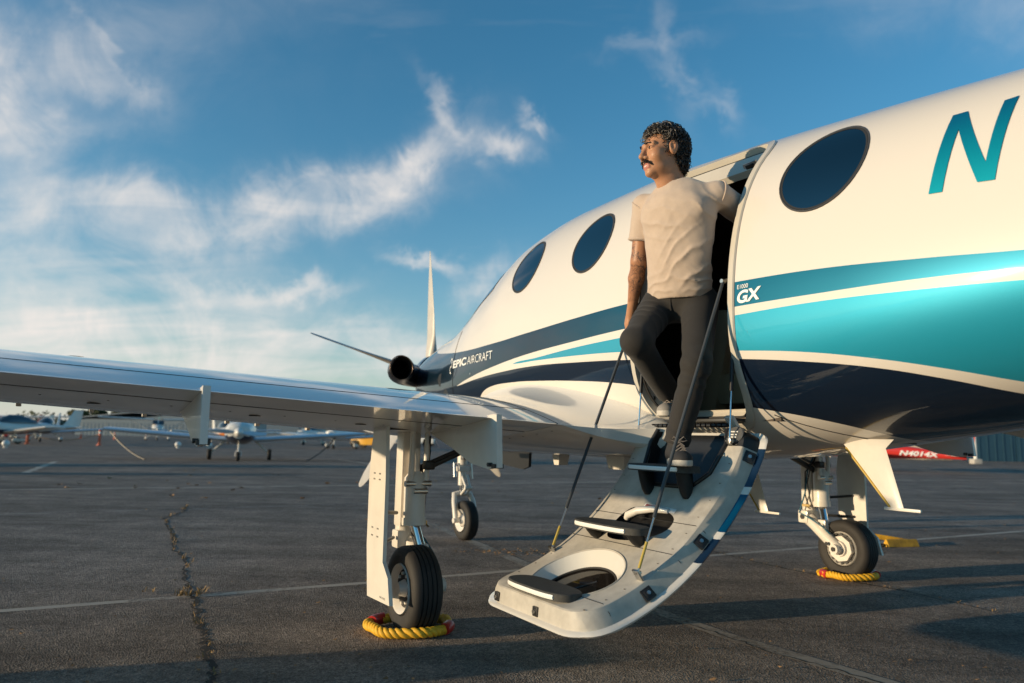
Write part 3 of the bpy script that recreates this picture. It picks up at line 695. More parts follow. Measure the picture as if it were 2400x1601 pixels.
# ---- landing gear
def wheel_tyre(mb, c, r, w, n=56):
    pr_ = [(-w*.30,r*.56),(-w*.44,r*.60),(-w*.50,r*.74),(-w*.49,r*.86),(-w*.42,r*.95),(-w*.33,r*.985)]
    gr = []
    for g_ in (-.22,-.075,.075,.22): gr += [(w*(g_-.022),r*.998),(w*(g_-.016),r*.965),(w*(g_+.016),r*.965),(w*(g_+.022),r*.998)]
    pr_ = pr_+gr+[(-a, b) for a, b in pr_[::-1]]
    mb.lathe(pr_, c, 'X', n)
def main_gear(sd):
    gname = 'main_landing_gear'; g = empty(gname, (sd*1.78, 0, 0), 0, plane)
    inn = -sd                                         # towards the fuselage
    r, w = .218, .168
    t = MB(); wheel_tyre(t, (0,0,r-.004), r, w); t.build('tyre', RUBBER, g, 38)
    b = MB(); b.lathe([(sd*.085,.004),(sd*.088,.03),(sd*.05,.045),(sd*.035,.085),(sd*.075,.112),(sd*.082,.124),(sd*.07,.127),(-sd*.07,.127),(-sd*.08,.12),(-sd*.04,.10),(-sd*.04,.004)], (0,0,r), 'X', 40)
    for k in range(9):
        a = 2*math.pi*k/9; b.lathe([(sd*.04,.008),(sd*.062,.008)], (0,.075*math.cos(a),r+.075*math.sin(a)), 'X', 8)
    b.build('wheel_rim', WHITE2, g, 35)
    # brake on the inner face: carrier, disc with bolts
    b = MB(); b.lathe([(inn*.045,.02),(inn*.045,.118),(inn*.060,.118),(inn*.060,.02)], (0,0,r), 'X', 36)
    for k in range(16):
        a = 2*math.pi*k/16; b.box((inn*.066,.112*math.cos(a),r+.112*math.sin(a)), (.02,.016,.016), Matrix.Rotation(a,3,'X'))
    b.build('brake_disc', DARKM, g, 35)
    b = MB(); b.prism([(.098*math.cos(math.radians(a)), r+.098*math.sin(math.radians(a))) for a in range(10, 370, 45)], 'X', inn*.062, inn*.092)
    b.lathe([(inn*.09,.06),(inn*.112,.056),(inn*.112,.02)], (0,0,r), 'X', 24); b.build('brake_caliper', WHITE2, g, 30)
    b = MB(); b.lathe([(-sd*.11,.028),(-sd*.145,.028),(-sd*.145,.012),(-sd*.15,.012)], (0,0,r), 'X', 18); b.build('axle_nut', DARKM, g, 40)
    # trailing arm
    piv = Vector((inn*.085, .285, .43)); axl = Vector((inn*.118, 0, r))
    b = MB(); d = axl-piv; rings = []
    for q, h_, ww in ((-.09,.040,.045),(0,.055,.052),(.25,.048,.045),(.6,.046,.042),(.9,.044,.038),(1.0,.044,.036),(1.08,.034,.034)):
        c = piv+d*q; up = Vector((0, -d.z, d.y)).normalized()*(-1 if d.y < 0 else 1)
        rings.append([c+up*h_*math.sin(a)+Vector((1,0,0))*ww*math.cos(a) for a in [2*math.pi*i/16 for i in range(16)]])
    b.loft(rings); b.lathe([(inn*.10,.036),(inn*.172,.036),(inn*.172,.02),(inn*.165,.02)], (0,0,r), 'X', 24); b.build('trailing_arm', WHITE2, g, 40)
    b = MB(); b.lathe([(inn*.173,.016),(inn*.178,.016)], (0,0,r), 'X', 16); b.lathe([(inn*.17,.014),(inn*.176,.014)], (0,.055,r+.035), 'X', 12); b.lathe([(inn*.13,.02),(inn*.15,.02)], piv-Vector((inn*.085,0,0)), 'X', 16); b.build('pivot_bolt', BLACK, g, 40)['kind'] = 'stuff'
    # leg, shock strut and lugs
    b = MB(); b.tube([(inn*.055,.30,1.10),(inn*.055,.29,.40)], [.052,.050], 20); b.box((inn*.055,.27,.76), (.11,.10,.52), None, 0, .012)
    b.box((inn*.07,.285,.43), (.15,.09,.10), None, 0, .015); b.build('leg', WHITE2, g, 40)
    b = MB(); b.tube([(inn*.06,.185,.93),(inn*.06,.180,.79)], .028, 16); b.tube([(inn*.06,.180,.79),(inn*.06,.172,.77),(inn*.06,.168,.52)], [.045,.060,.060], 24); b.tube([(inn*.06,.170,.555),(inn*.06,.168,.515)], .066, 24); b.build('shock_strut', WHITE2, g, 40)
    b = MB(); b.tube([(inn*.06,.168,.52),(inn*.09,.12,.375)], .030, 18); b.build('piston', CHROME, g, 50)
    b = MB(); b.box((inn*.095,.13,.38), (.06,.07,.08), None, 0, .012); b.lathe([(-.05,.018),(.05,.018)], (inn*.09,.12,.375), 'X', 14); b.build('strut_clevis', WHITE2, g, 40)
    b = MB(); b.tube([(inn*.025,.14,1.06),(inn*.02,.13,.86),(inn*.02,.14,.72)], [.016,.016,.02], 10); b.tube([(inn*.115,.15,1.05),(inn*.11,.14,.72)], [.014,.018], 10); b.build('retraction_link', WHITE2, g, 40)
    b = MB(); b.lathe([(-.075,.017),(.075,.017)], (inn*.06,.13,.74), 'X', 14); b.lathe([(-.03,.017),(.05,.017)], (inn*.06,.12,.70), 'X', 12); b.build('pivot_pin', STEEL, g, 40)
    # hydraulic lines
    b = MB(); b.tube([(inn*.14,.16,.92),(inn*.15,.22,.80),(inn*.155,.245,.62),(inn*.15,.31,.46),(inn*.15,.20,.42),(inn*.15,.10,.37),(inn*.12,.06,.32)], .006, 8); b.build('brake_hose', mat('blue_hose', (.01,.10,.16), .4), g, 60)
    b = MB(); b.tube([(inn*.12,.12,1.0),(inn*.14,.17,.86),(inn*.16,.235,.78),(inn*.15,.25,.60),(inn*.14,.23,.52)], .0055, 8); b.tube([(inn*.10,.16,.98),(inn*.13,.20,.85),(inn*.15,.225,.70),(inn*.14,.215,.55)], .004, 8); b.box((inn*.12,.13,.84),(.06,.05,.05),None,0,.01); b.build('wiring', BLACK, g, 60)
    b = MB(); b.box((inn*.15,.245,.52), (.02,.06,.018)); b.tube([(inn*.15,.28,.53),(inn*.16,.20,.50)], .006, 6); b.build('hose_clamp', BRASS, g, 40)
    # outer gear door
    x = sd*.185
    poly = [(.155,1.085),(.20,.80),(.195,.42),(.155,.165),(-.165,.175),(-.13,.30),(-.05,.365),(-.045,.78),(-.02,1.085)]
    b = MB(); b.prism(poly, 'X', x-.010, x+.010); dr = b.build('gear_door', WHITE2, g, 30)
    b = MB()
    for zz in (.80,.77,.52,.48):
        for yy in (.11,.125,.03,.045): b.lathe([(-.001,.0045),(.0015,.0045)], (x+sd*.0102, yy, zz), 'X', 8)
    b.build('rivet', DARKM, dr)['kind'] = 'stuff'
    bm_, x0, x1, y0, y1 = text_bm('MAIN 120-130 PSI', .018, 0, 0)
    decal('pressure_placard', bm_, lambda px, py: Vector((x+sd*.0112, (-.03-px*.55) if sd < 0 else (-.18+px*.55), .190+py*.8)), BLACK, dr)
    for q_ in (((sd*.17,.06,.60),(sd*.03,.2,.58)), ((sd*.17,.05,.44),(sd*.02,.26,.44))): b = MB(); b.tube(q_, .010, 8); b.build('door_link', DARKM, g, 40)
    # side brace up to the wing
    b = MB(); b.tube([(inn*.09,.22,.80),(inn*.62,.24,1.02)], .021, 14); b.tube([(inn*.09,.18,.83),(inn*.62,.22,1.035)], .010, 10); b.box((inn*.62,.24,1.02),(.06,.07,.06),None,0,.01); b.build('side_brace', DARKM, g, 40)
    b = MB(); b.box((0,.25,1.055),(.30,.36,.05)); b.build('gear_bay', GAP, g)
    return g
gear_p = main_gear(-1); gear_s = main_gear(1)
ng = empty('nose_landing_gear', (0, 2.93, 0), 0, plane)
t = MB(); wheel_tyre(t, (0,0,.186), .19, .125, 48); t.build('tyre', RUBBER, ng, 38)
b = MB(); b.lathe([(-.06,.01),(-.065,.03),(-.035,.06),(-.06,.10),(-.065,.108),(.065,.108),(.06,.1),(.035,.06),(.065,.03),(.06,.01)], (0,0,.188), 'X', 32); b.build('wheel_rim', WHITE2, ng, 40)
b = MB()
for sd in (-1, 1):
    b.tube([(0,.10,.44),(sd*.085,.09,.43),(sd*.105,.05,.36),(sd*.105,.0,.188)], [.032,.03,.026,.028], 12); b.lathe([(-.03,.026),(.03,.026)], (sd*.105,0,.188), 'X', 16)
b.build('fork', WHITE2, ng, 50)
b = MB(); b.tube([(0,.11,1.05),(0,.10,.72)], .052, 18); b.tube([(0,.10,.72),(0,.10,.52)], .040, 18); b.box((0,.10,.68),(.12,.10,.05),None,0,.01); b.build('leg', WHITE2, ng, 40)
b = MB(); b.tube([(0,.10,.56),(0,.10,.42)], .028, 16); b.build('piston', CHROME, ng, 50)
b = MB(); b.tube([(-.03,.05,.62),(-.02,-.04,.50)], .013, 10); b.tube([(.03,.05,.62),(.02,-.04,.50)], .013, 10); b.tube([(-.025,-.04,.50),(-.03,.06,.43)], .014, 10); b.tube([(.025,-.04,.50),(.03,.06,.43)], .014, 10); b.lathe([(-.04,.016),(.04,.016)], (0,-.04,.50), 'X', 12); b.build('torque_link', WHITE2, ng, 50)
b = MB(); b.tube([(-.09,.1,.74),(-.10,.06,.60)], .016, 10); b.tube([(.09,.1,.74),(.10,.08,.58)], .014, 10); b.box((0,.02,.80),(.10,.05,.06),None,0,.01); b.build('steering_actuator', STEEL, ng, 50)
for sd in (-1, 1): b = MB(); b.prism([(.35,1.02),(-.45,.96),(-.42,.86),(.30,.88)], 'X', sd*.20-.008, sd*.20+.008); b.build('nose_gear_bay_door', NAVY, ng, 30)

# ---- airstair door
PROF = [Vector(p) for p in ((-.735,1.085),(-.775,1.035),(-.805,.965),(-.895,.825),(-1.02,.690),(-1.165,.565),(-1.33,.462),(-1.50,.390),(-1.675,.343))]
_cl = [0.0]
for a_, b_ in zip(PROF[:-1], PROF[1:]): _cl.append(_cl[-1]+(b_-a_).length)
LTOT = _cl[-1]
def prof(l):
    l = min(max(l, -.2), LTOT+.2); i = 0
    while i < len(PROF)-2 and l > _cl[i+1]: i += 1
    p0 = PROF[max(i-1,0)]; p1 = PROF[i]; p2 = PROF[i+1]; p3 = PROF[min(i+2,len(PROF)-1)]
    q = (l-_cl[i])/(_cl[i+1]-_cl[i])
    if q < 0 or q > 1: return p1+(p2-p1)*q, (p2-p1).normalized()
    f = lambda t: .5*((2*p1)+(p2-p0)*t+(2*p0-5*p1+4*p2-p3)*t*t+(3*p1-p0-3*p2+p3)*t**3)
    return f(q), (f(min(1,q+.01))-f(max(0,q-.01))).normalized()
def bend(l, s, h):                                   # flat door coordinates -> place on the curved door
    p, d = prof(l); n = Vector((d.y, -d.x));  n = n if n.y > 0 else -n
    q = p+n*h; return Vector((q.x, s, q.y))
stair = empty('airstair_door', (0,0,0), 0, plane)
S0, S1 = -1.345, -.585; SC_ = (S0+S1)/2
def rrect(l0, l1, s0, s1, r0, r1, n=8):
    out = []
    for cl_, cs_, a0, r in ((l1-r1, s1-r1, 0, r1), (l0+r0, s1-r0, 90, r0), (l0+r0, s0+r0, 180, r0), (l1-r1, s0+r1, 270, r1)):
        for k in range(n+1): a = math.radians(a0+90*k/n); out.append((cl_+r*math.cos(a), cs_+r*math.sin(a)))
    return out
def flat_solid(levels):
    mb = MB(); mb.loft([[(l, s, h) for l, s in poly] for poly, h in levels])
    me = bpy.data.meshes.new('flat'); me.from_pydata(mb.v, [], mb.f); bm = bmesh.new(); bm.from_mesh(me); bmesh.ops.recalc_face_normals(bm, faces=bm.faces); bm.to_mesh(me); bm.free(); return me
def cut_flat(me, cutters):
    o = bpy.data.objects.new('flat', me); COL.objects.link(o); tmp = []
    for c in cutters:
        oc = bpy.data.objects.new('c', c); COL.objects.link(oc); tmp.append(oc)
        md = o.modifiers.new('b', 'BOOLEAN'); md.operation = 'DIFFERENCE'; md.object = oc; md.solver = 'EXACT'
    bpy.context.view_layer.update(); r = bpy.data.meshes.new_from_object(o.evaluated_get(bpy.context.evaluated_depsgraph_get()))
    for q in tmp+[o]: bpy.data.objects.remove(q, do_unlink=True)
    return r
def bent(me, name, mats, pick, parent, smooth=35, step=.03):
    bm = bmesh.new(); bm.from_mesh(me)
    ls = [v.co.x for v in bm.verts]
    for k in range(int((max(ls)-min(ls))/step)):
        bmesh.ops.bisect_plane(bm, geom=bm.verts[:]+bm.edges[:]+bm.faces[:], plane_co=(min(ls)+(k+.5)*step,0,0), plane_no=(1,0,0))
    for f in bm.faces:
        c = f.calc_center_median(); f.material_index = pick(c, f.normal) if pick else 0
    for v in bm.verts: v.co = bend(v.co.x, v.co.y, v.co.z)
    bmesh.ops.recalc_face_normals(bm, faces=bm.faces)
    me2 = bpy.data.meshes.new(name); bm.to_mesh(me2); bm.free()
    for m_ in (mats if isinstance(mats, list) else [mats]): me2.materials.append(m_)
    return link(me2, name, parent, smooth)
STAIR = mat('stair_liner_grey', (.47,.44,.39), .55, var=(9,.28), bump=(60,.08,.002))
# outer skin with its painted stripes, which stand proud as a rim
def door_paint():
    m = mat('door_skin_paint', (.80,.775,.73), .22, coat=.9, coat_rough=.02); nt = m.node_tree; N = nt.nodes.new; L = nt.links.new; p = nt.nodes['Principled BSDF']
    tc = N('ShaderNodeTexCoord'); sp = N('ShaderNodeSeparateXYZ'); L(tc.outputs['Object'], sp.inputs[0])
    cr = N('ShaderNodeValToRGB'); cr.color_ramp.interpolation = 'CONSTANT'; mr = N('ShaderNodeMapRange'); mr.inputs[1].default_value = .25; mr.inputs[2].default_value = 1.25; L(sp.outputs[2], mr.inputs[0]); L(mr.outputs[0], cr.inputs[0])
    e = cr.color_ramp.elements; W_ = (.66,.63,.58,1)
    stops = [(0, W_), (.255, (.008,.020,.045,1)), (.345, W_), (.375, (.0,.05,.12,1)), (.525, W_), (.555, (.008,.020,.045,1)), (.72, W_)]
    e[0].position = 0; e[0].color = W_; e[1].position = stops[1][0]; e[1].color = stops[1][1]
    for ps, c in stops[2:]: q = e.new(ps); q.color = c
    L(cr.outputs[0], p.inputs['Base Color']); return m
skin = flat_solid([(rrect(.0, LTOT+.035, S0-.040, S1+.040, .06, .17), -.088), (rrect(.0, LTOT+.045, S0-.048, S1+.048, .06, .17), -.077), (rrect(.0, LTOT+.035, S0-.040, S1+.040, .06, .17), -.068)])
bent(skin, 'door_skin', door_paint(), None, stair, 50)
WL, WR = .985, .185     # window centre along the door, radius
body = flat_solid([(rrect(.02, LTOT+.020, S0-.018, S1+.018, .05, .15), -.074), (rrect(.03, LTOT+.004, S0+.002, S1-.002, .05, .14), -.03), (rrect(.05, LTOT-.012, S0+.018, S1-.018, .05, .13), -.004), (rrect(.055, LTOT-.022, S0+.028, S1-.028, .05, .12), 0)])
def ell(cl_, cs_, rl, rs, n=44): return [(cl_+rl*math.cos(2*math.pi*k/n), cs_+rs*math.sin(2*math.pi*k/n)) for k in range(n)]
cone = flat_solid([(ell(WL, SC_, .205, .245), .02), (ell(WL, SC_, .200, .240), 0), (ell(WL+.012, SC_, .150, .190), -.055), (ell(WL+.012, SC_, .150, .190), -.15)])
footw = flat_solid([([(l, s) for l, s in ((-.02,SC_+.20),(.12,SC_+.235),(.27,SC_+.20),(.345,SC_+.13),(.345,SC_-.17),(.27,SC_-.235),(.12,SC_-.26),(-.02,SC_-.22))], z) for z in (.05,-.062)])
def blob(pts, n=5):
    P = [Vector(p) for p in pts]; out = []
    for i in range(len(P)):
        p0, p1, p2, p3 = P[i-1], P[i], P[(i+1) % len(P)], P[(i+2) % len(P)]
        for k in range(n): t_ = k/n; out.append(.5*((2*p1)+(p2-p0)*t_+(2*p0-5*p1+4*p2-p3)*t_*t_+(3*p1-p0-3*p2+p3)*t_**3))
    return [(q.x, q.y) for q in out]
hw = flat_solid([(blob(((.50,SC_+.10),(.52,SC_-.02),(.50,SC_-.12),(.54,SC_-.205),(.62,SC_-.20),(.69,SC_-.08),(.71,SC_+.06),(.68,SC_+.13),(.58,SC_+.15))), z) for z in (.05,-.055)])
body = cut_flat(body, [cone, footw, hw])
# the upper end of the liner is black plastic
def pick(c, n):
    l, s, h = c
    if l < .125 or (h < -.002 and abs(s-SC_) < .27 and l < .35 and not (l > .05 and abs(s-SC_) > .255)): return 1
    if h < -.003 and .49 < l < .72 and abs(s-SC_) < .22: return 1
    if h < -.002 and math.hypot((l-WL)/.212, (s-SC_)/.252) < 1: return 2
    return 0
bent(body, 'liner', [STAIR, BLACK, mat('window_surround', (.62,.60,.55), .30, coat=.2)], pick, stair, 28)
wg = flat_solid([(ell(WL+.012, SC_, .152, .192), -.058), (ell(WL+.012, SC_, .152, .192), -.066)])
wo_ = bent(wg, 'window', mat('door_window', (.010,.008,.007), .04, spec=.8), None, stair, 50)
b = MB(); b.tube([bend(l, s, -.053) for l, s in ell(WL+.012, SC_, .150, .190, 60)]+[bend(*ell(WL+.012, SC_, .150, .190, 60)[0], -.053)], .005, 6); b.build('window_gasket', SEAL, wo_, 60)
b = MB(); b.tube([bend(WL+.012+.07*q, SC_+.01+.05*q, -.0565) for q in np.linspace(-1,1,9)], .004, 6); b.build('window_scratch_bar', DARKM, wo_, 60)
# black moulded rim round the foot well
b = MB(); fwp = [(.04,SC_+.225),(.12,SC_+.245),(.27,SC_+.21),(.352,SC_+.135),(.355,SC_),(.352,SC_-.175),(.27,SC_-.245),(.12,SC_-.27),(.04,SC_-.25)]
b.tube([bend(l, s, .003) for l, s in fwp], .011, 8); b.build('foot_well_rim', BLACK, stair, 60)
b = MB(); b.tube([bend(l, s, .001) for l, s in ell(WL, SC_, .205, .245, 60)+[ell(WL, SC_, .205, .245, 60)[0]]], .003, 6); b.build('surround_lip', STAIR, stair, 60)
# panel seams across the liner
for l_ in (.73, .555):
    b = MB(); b.tube([bend(l_, s, .0005) for s in np.linspace(S0+.03, S1-.03, 8)], .0016, 5); b.tube([bend(l_, S0+.028, 0), bend(l_, S0+.002, -.03), bend(l_, S0-.016, -.088)], .0016, 5); b.build('panel_seam', GAP, stair)
b = MB(); b.tube([bend(LTOT-.13, s, .0005) for s in np.linspace(S0+.03, SC_-.18, 6)], .0016, 5); b.tube([bend(LTOT-.13, S0+.03,0), bend(LTOT-.13, S0+.002,-.03), bend(LTOT-.13, S0-.016,-.088)], .0016, 5); b.build('panel_seam', GAP, stair)
# treads
GRIP = mat('tread_grip', (.045,.045,.043), .75, bump=(400,.5,.002), var=(60,.3)); LED = mat('tread_light_strip', (.80,.80,.78), .25, coat=.5)
def tread(tc, z, s0, s1, dep, lb, legs=True, tilt=0.0):
    n = 20; out = []
    w2 = (s1-s0)/2; sc = (s0+s1)/2; hr = dep/2
    for k in range(n+1): a = math.radians(-90+180*k/n); out.append((tc+hr*math.cos(a)*1.0, s1-.09+.09*0+ (math.sin(a)*0), 0)) if False else None
    poly = [(tc+.5*dep*math.copysign(abs(math.cos(a))**.75, math.cos(a)), sc+w2*math.copysign(abs(math.sin(a))**.62, math.sin(a))) for a in [2*math.pi*i/44 for i in range(44)]]
    mb = MB(); mb.loft([[(t_, s, z-.030) for t_, s in poly], [(t_, s, z-.004) for t_, s in poly], [(tc+(t_-tc)*.96, sc+(s-sc)*.985, z) for t_, s in poly]], mat=0)
    o = mb.build('step', [GRIP], stair, 40)
    ed = [p for p in poly if p[0] < tc-.22*dep and abs(p[1]-sc) < w2*.80]; ed.sort(key=lambda p: p[1])
    mb = MB(); mb.loft([[(t_-.004, s, z-.024), (t_-.007, s, z-.015), (t_-.004, s, z-.006), (t_+.004, s, z-.015)] for t_, s in ed]); mb.build('light_strip', LED, o, 40)
    if legs:
        for s in (s0+.085, s1-.085):
            p0 = prof(lb)[0]
            mb = MB(); rings = []
            for q, a, c in ((0,.050,.0),(.4,.046,-.004),(.8,.036,-.012),(1.0,.022,-.02)):
                zc = z-.028+(p0.y-.012-(z-.028))*q; tcx = (tc+.01)+(p0.x-(tc+.01))*q*.9
                rings.append([(tcx+a*math.cos(w), s+.019*math.sin(w), zc) for w in [2*math.pi*i/14 for i in range(14)]])
            mb.loft(rings); mb.build('step_bracket', BLACK, o, 50)
tread(-.985, .890, -1.235, -.805, .155, .40)
tread(-1.235, .628, -1.185, -.715, .160, .705)
tread(-1.595, .388, -1.185, -.725, .165, 1.15, False)
# latches on the side wall and the end face
def latch(l, s, h, ax, size=.052):
    p = bend(l, s, h); e1 = (bend(l+.01, s, h)-p).normalized()
    mb = MB(); nv = ax.normalized(); e2 = nv.cross(e1).normalized(); e1 = e2.cross(nv)
    R_ = Matrix((e1, e2, nv)).transposed()
    mb.box(p, (size, size*.95, .014), R_, 0, .004); mb.box(p+nv*.005, (size*.62, size*.55, .010), R_, 0, .003); mb.lathe([(-.002,.008),(.010,.008)], (0,0,0), 'Z', 10, 1)
    k = 10*2
    for i in range(len(mb.v)-k, len(mb.v)): mb.v[i] = tuple(p+R_@Vector(mb.v[i])+nv*.006)
    mb.build('latch', [BLACK, STEEL], stair, 40)
for l in (.155, .60, .93): latch(l, S0-.006, -.040, bend(l, S0-.006, -.040)-bend(l, S0+.03, -.070))
for s in (-1.02, -.70): latch(LTOT+.009, s, -.045, bend(LTOT+.05, s, -.02)-bend(LTOT, s, -.035), .040)
mb = MB()
for l in np.linspace(.12, LTOT-.06, 12):
    for s_ in (S0+.05, S1-.05):
        p_ = bend(float(l), s_, .001); mb.lathe([(-.001,.0045),(.0012,.0045)], p_, 'Z', 8)
mb.build('screw', SCREW, stair)['kind'] = 'stuff'
# inner handle and warning placard
b = MB(); b.tube([bend(.50,SC_-.14,.004), bend(.515,SC_-.06,.022), bend(.54,SC_+.02,.026), bend(.57,SC_+.07,.020), bend(.575,SC_+.085,.004)], [.012,.016,.018,.018,.014], 12); b.build('door_handle', WHITE2, stair, 50)
b = MB(); b.loft([[bend(.470+.012*q, SC_+.04-.22*q, .0015), bend(.495+.012*q, SC_+.04-.22*q, .0015)] for q in np.linspace(0,1,6)], False, False); pl_ = b.build('placard', mat('placard_white', (.7,.68,.66), .4), stair)
b = MB(); b.loft([[bend(.474+.012*q, SC_+.03-.22*q, .0028), bend(.491+.012*q, SC_+.03-.22*q, .0028)] for q in np.linspace(0,.62,5)], False, False); b.build('placard_print', mat('placard_red', (.25,.06,.06), .5), pl_)
b = MB(); b.loft([[bend(.07+.045*math.sin(a), SC_-.30+.055*math.cos(a), .002) for a in [2*math.pi*i/24 for i in range(24)]], [bend(.07+.040*math.sin(a), SC_-.30+.05*math.cos(a), .006) for a in [2*math.pi*i/24 for i in range(24)]]]); b.build('emblem_plate', mat('plate_grey', (.10,.10,.10), .3), stair, 40)
b = MB()
for k in range(3): b.tube([bend(.055+.014*k, SC_-.325, .0075), bend(.055+.014*k, SC_-.28, .0075)], .003, 5)
b.build('emblem_print', ROSE, stair)
# hinge comb at the sill
b = MB()
for k in range(16): b.lathe([(-.012,.011),(.012,.011)], (-.728, -1.17+.034*k, 1.078), 'Y', 10)
b.build('hinge_knuckle', BLACK, stair, 40)
b = MB(); b.box((-.70,-1.19,1.085), (.09,.05,.02), Matrix.Rotation(.9,3,'Y'), 0, .005); b.build('hinge_arm', WHITE2, stair, 40)
# support rods from the door posts to the foot of the stair, and the small gas struts
def rod(name, a, b_, r, frac, rc, m1, m2):
    a, b_ = Vector(a), Vector(b_); e = empty(name, (0,0,0), 0, plane); q = a.lerp(b_, frac)
    mb = MB(); mb.tube([a, q], r, 14); mb.build('tube', m1, e, 50)
    mb = MB(); mb.tube([q, b_], rc, 10); mb.build('cable', m2, e, 50)
    return e, q, a, b_
for (a, bt) in (((-.732,-.463,1.595), (-1.335,-.625,.475)), ((-.775,-1.215,1.755), (-1.375,-1.305,.475))):
    e, q, a, bt = rod('support_rod', a, bt, .0080, .835, .0040, GREYT, STEEL)
    mb = MB(); mb.tube([q.lerp(bt,.45), q.lerp(bt,.92)], .0062, 10); mb.build('cable_tag', mat('tag_yellow', (.45,.33,.06), .5), e, 50)
    mb = MB(); mb.box(bt+Vector((0,0,-.008)), (.010,.036,.05), Matrix.Rotation(-.6,3,'Y'), 0, .003); mb.lathe([(-.014,.008),(.014,.008)], bt, 'X', 10); mb.build('cable_lug', STEEL, e, 50)
    mb = MB(); mb.tube([a+Vector((.03,0,.01)), a], .009, 10); mb.lathe([(-.012,.010),(.012,.010)], a, 'X', 12); mb.build('rod_end', STEEL, e, 50)
for (a, bt) in (((-.745,-.600,1.43), (-.80,-.625,1.005)), ((-.745,-1.235,1.40), (-.815,-1.275,1.005))):
    e, q, a, bt = rod('gas_strut', a, bt, .0095, .42, .0045, BLACK, CHROME)
    mb = MB(); mb.box(bt, (.02,.022,.03), None, 0, .004); mb.lathe([(-.02,.008),(.02,.008)], bt, 'Y', 10); mb.build('strut_end', STEEL, e, 40)

# ---- rope wheel chocks
def rope(mb, pts, r, turns, n=7):
    P = [Vector(p) for p in pts]
    for st in range(3):
        path = []
        for i, p in enumerate(P):
            d = (P[min(i+1,len(P)-1)]-P[max(i-1,0)]).normalized(); a = Vector((0,0,1)); a = (a-d*a.dot(d)).normalized(); b_ = d.cross(a); ph = 2*math.pi*(turns*i/len(P)+st/3)
            path.append(p+(a*math.cos(ph)+b_*math.sin(ph))*r*.52)
        mb.tube(path, r*.60, n)
def rope_chock(c, ax, rl, rw, a0, a1, label, sleeves, r=.030):
    cx, cy = c; e = empty('rope_chock', (cx, cy, 0), 0); tag(e, label, 'wheel chock', 'rope chocks round the main wheels')
    ax = Vector((*ax, 0)).normalized(); bx = Vector((-ax.y, ax.x, 0))
    f = lambda a, k=1.0, z=0: (ax*rl*math.copysign(abs(math.cos(a))**.85, math.cos(a))+bx*rw*math.copysign(abs(math.sin(a))**.85, math.sin(a)))*k+Vector((0,0,r*1.02+z))
    mb = MB(); rope(mb, [f(math.radians(a), 1+.05*math.sin(a*.05)+.03*math.sin(a*.11+1), .004*math.sin(a*.07)) for a in np.linspace(a0, a1, 150)], r*.80, 13); mb.build('rope', YELLOW, e, 60)
    for (s0, s1) in sleeves:
        mb = MB(); mb.tube([f(math.radians(a), 1.0, .002) for a in np.linspace(s0, s1, 14)], r*1.0, 14); mb.build('sleeve', RED, e, 50)
    return e

# ---- chocks on the ramp
def to_w(t, s): return (OX+t*math.cos(YAW)-s*math.sin(YAW), OY+t*math.sin(YAW)+s*math.cos(YAW))
_c = to_w(-1.79, .01)
rope_chock(_c, (math.cos(YAW-.45), math.sin(YAW-.45)), .205, .165, 150, 500, 'yellow rope chock with red sleeves looped round the port main wheel', [(132,166),(-30,-6)])
_c = to_w(1.77, -.01)
rope_chock(_c, (math.cos(.12), math.sin(.12)), .195, .15, 180, 520, 'yellow rope chock with red sleeve round the starboard main wheel', [(172,192),(-20,0)])
ck = empty('chain_chock', (3.93, 7.52, 0), .25); tag(ck, 'scuffed yellow angle chock with a rusty chain on the asphalt', 'wheel chock')
CHY = mat('chipped_yellow', (.62,.34,.02), .6, var=(14,.55))
b = MB(); b.prism([(-.040,0),(.040,0),(.040,.012),(.010,.070),(-.010,.070),(-.040,.012)], 'X', -.17, .19); b.build('block', CHY, ck, 30)
b = MB(); b.box((-.02,.10,.062),(.34,.045,.05),Matrix.Rotation(.14,3,'Y')@Matrix.Rotation(-.35,3,'Z'),0,.006); b.build('block', CHY, ck, 30)
b = MB()
for k in range(11):
    a = k*.9; c = Vector((-.22-.035*k+.02*math.sin(a), -.02+.05*math.sin(k*1.7), .018))
    ring = [c+Vector((.028*math.cos(q), .013*math.sin(q)*(1 if k % 2 else .4), .010*math.sin(q)*(0 if k % 2 else 1))) for q in [2*math.pi*i/10 for i in range(12)]]
    b.tube(ring, .006, 6)
ch = b.build('chain', mat('rusty_chain', (.07,.04,.03), .7, .5), ck, 60); ch['kind'] = 'stuff'

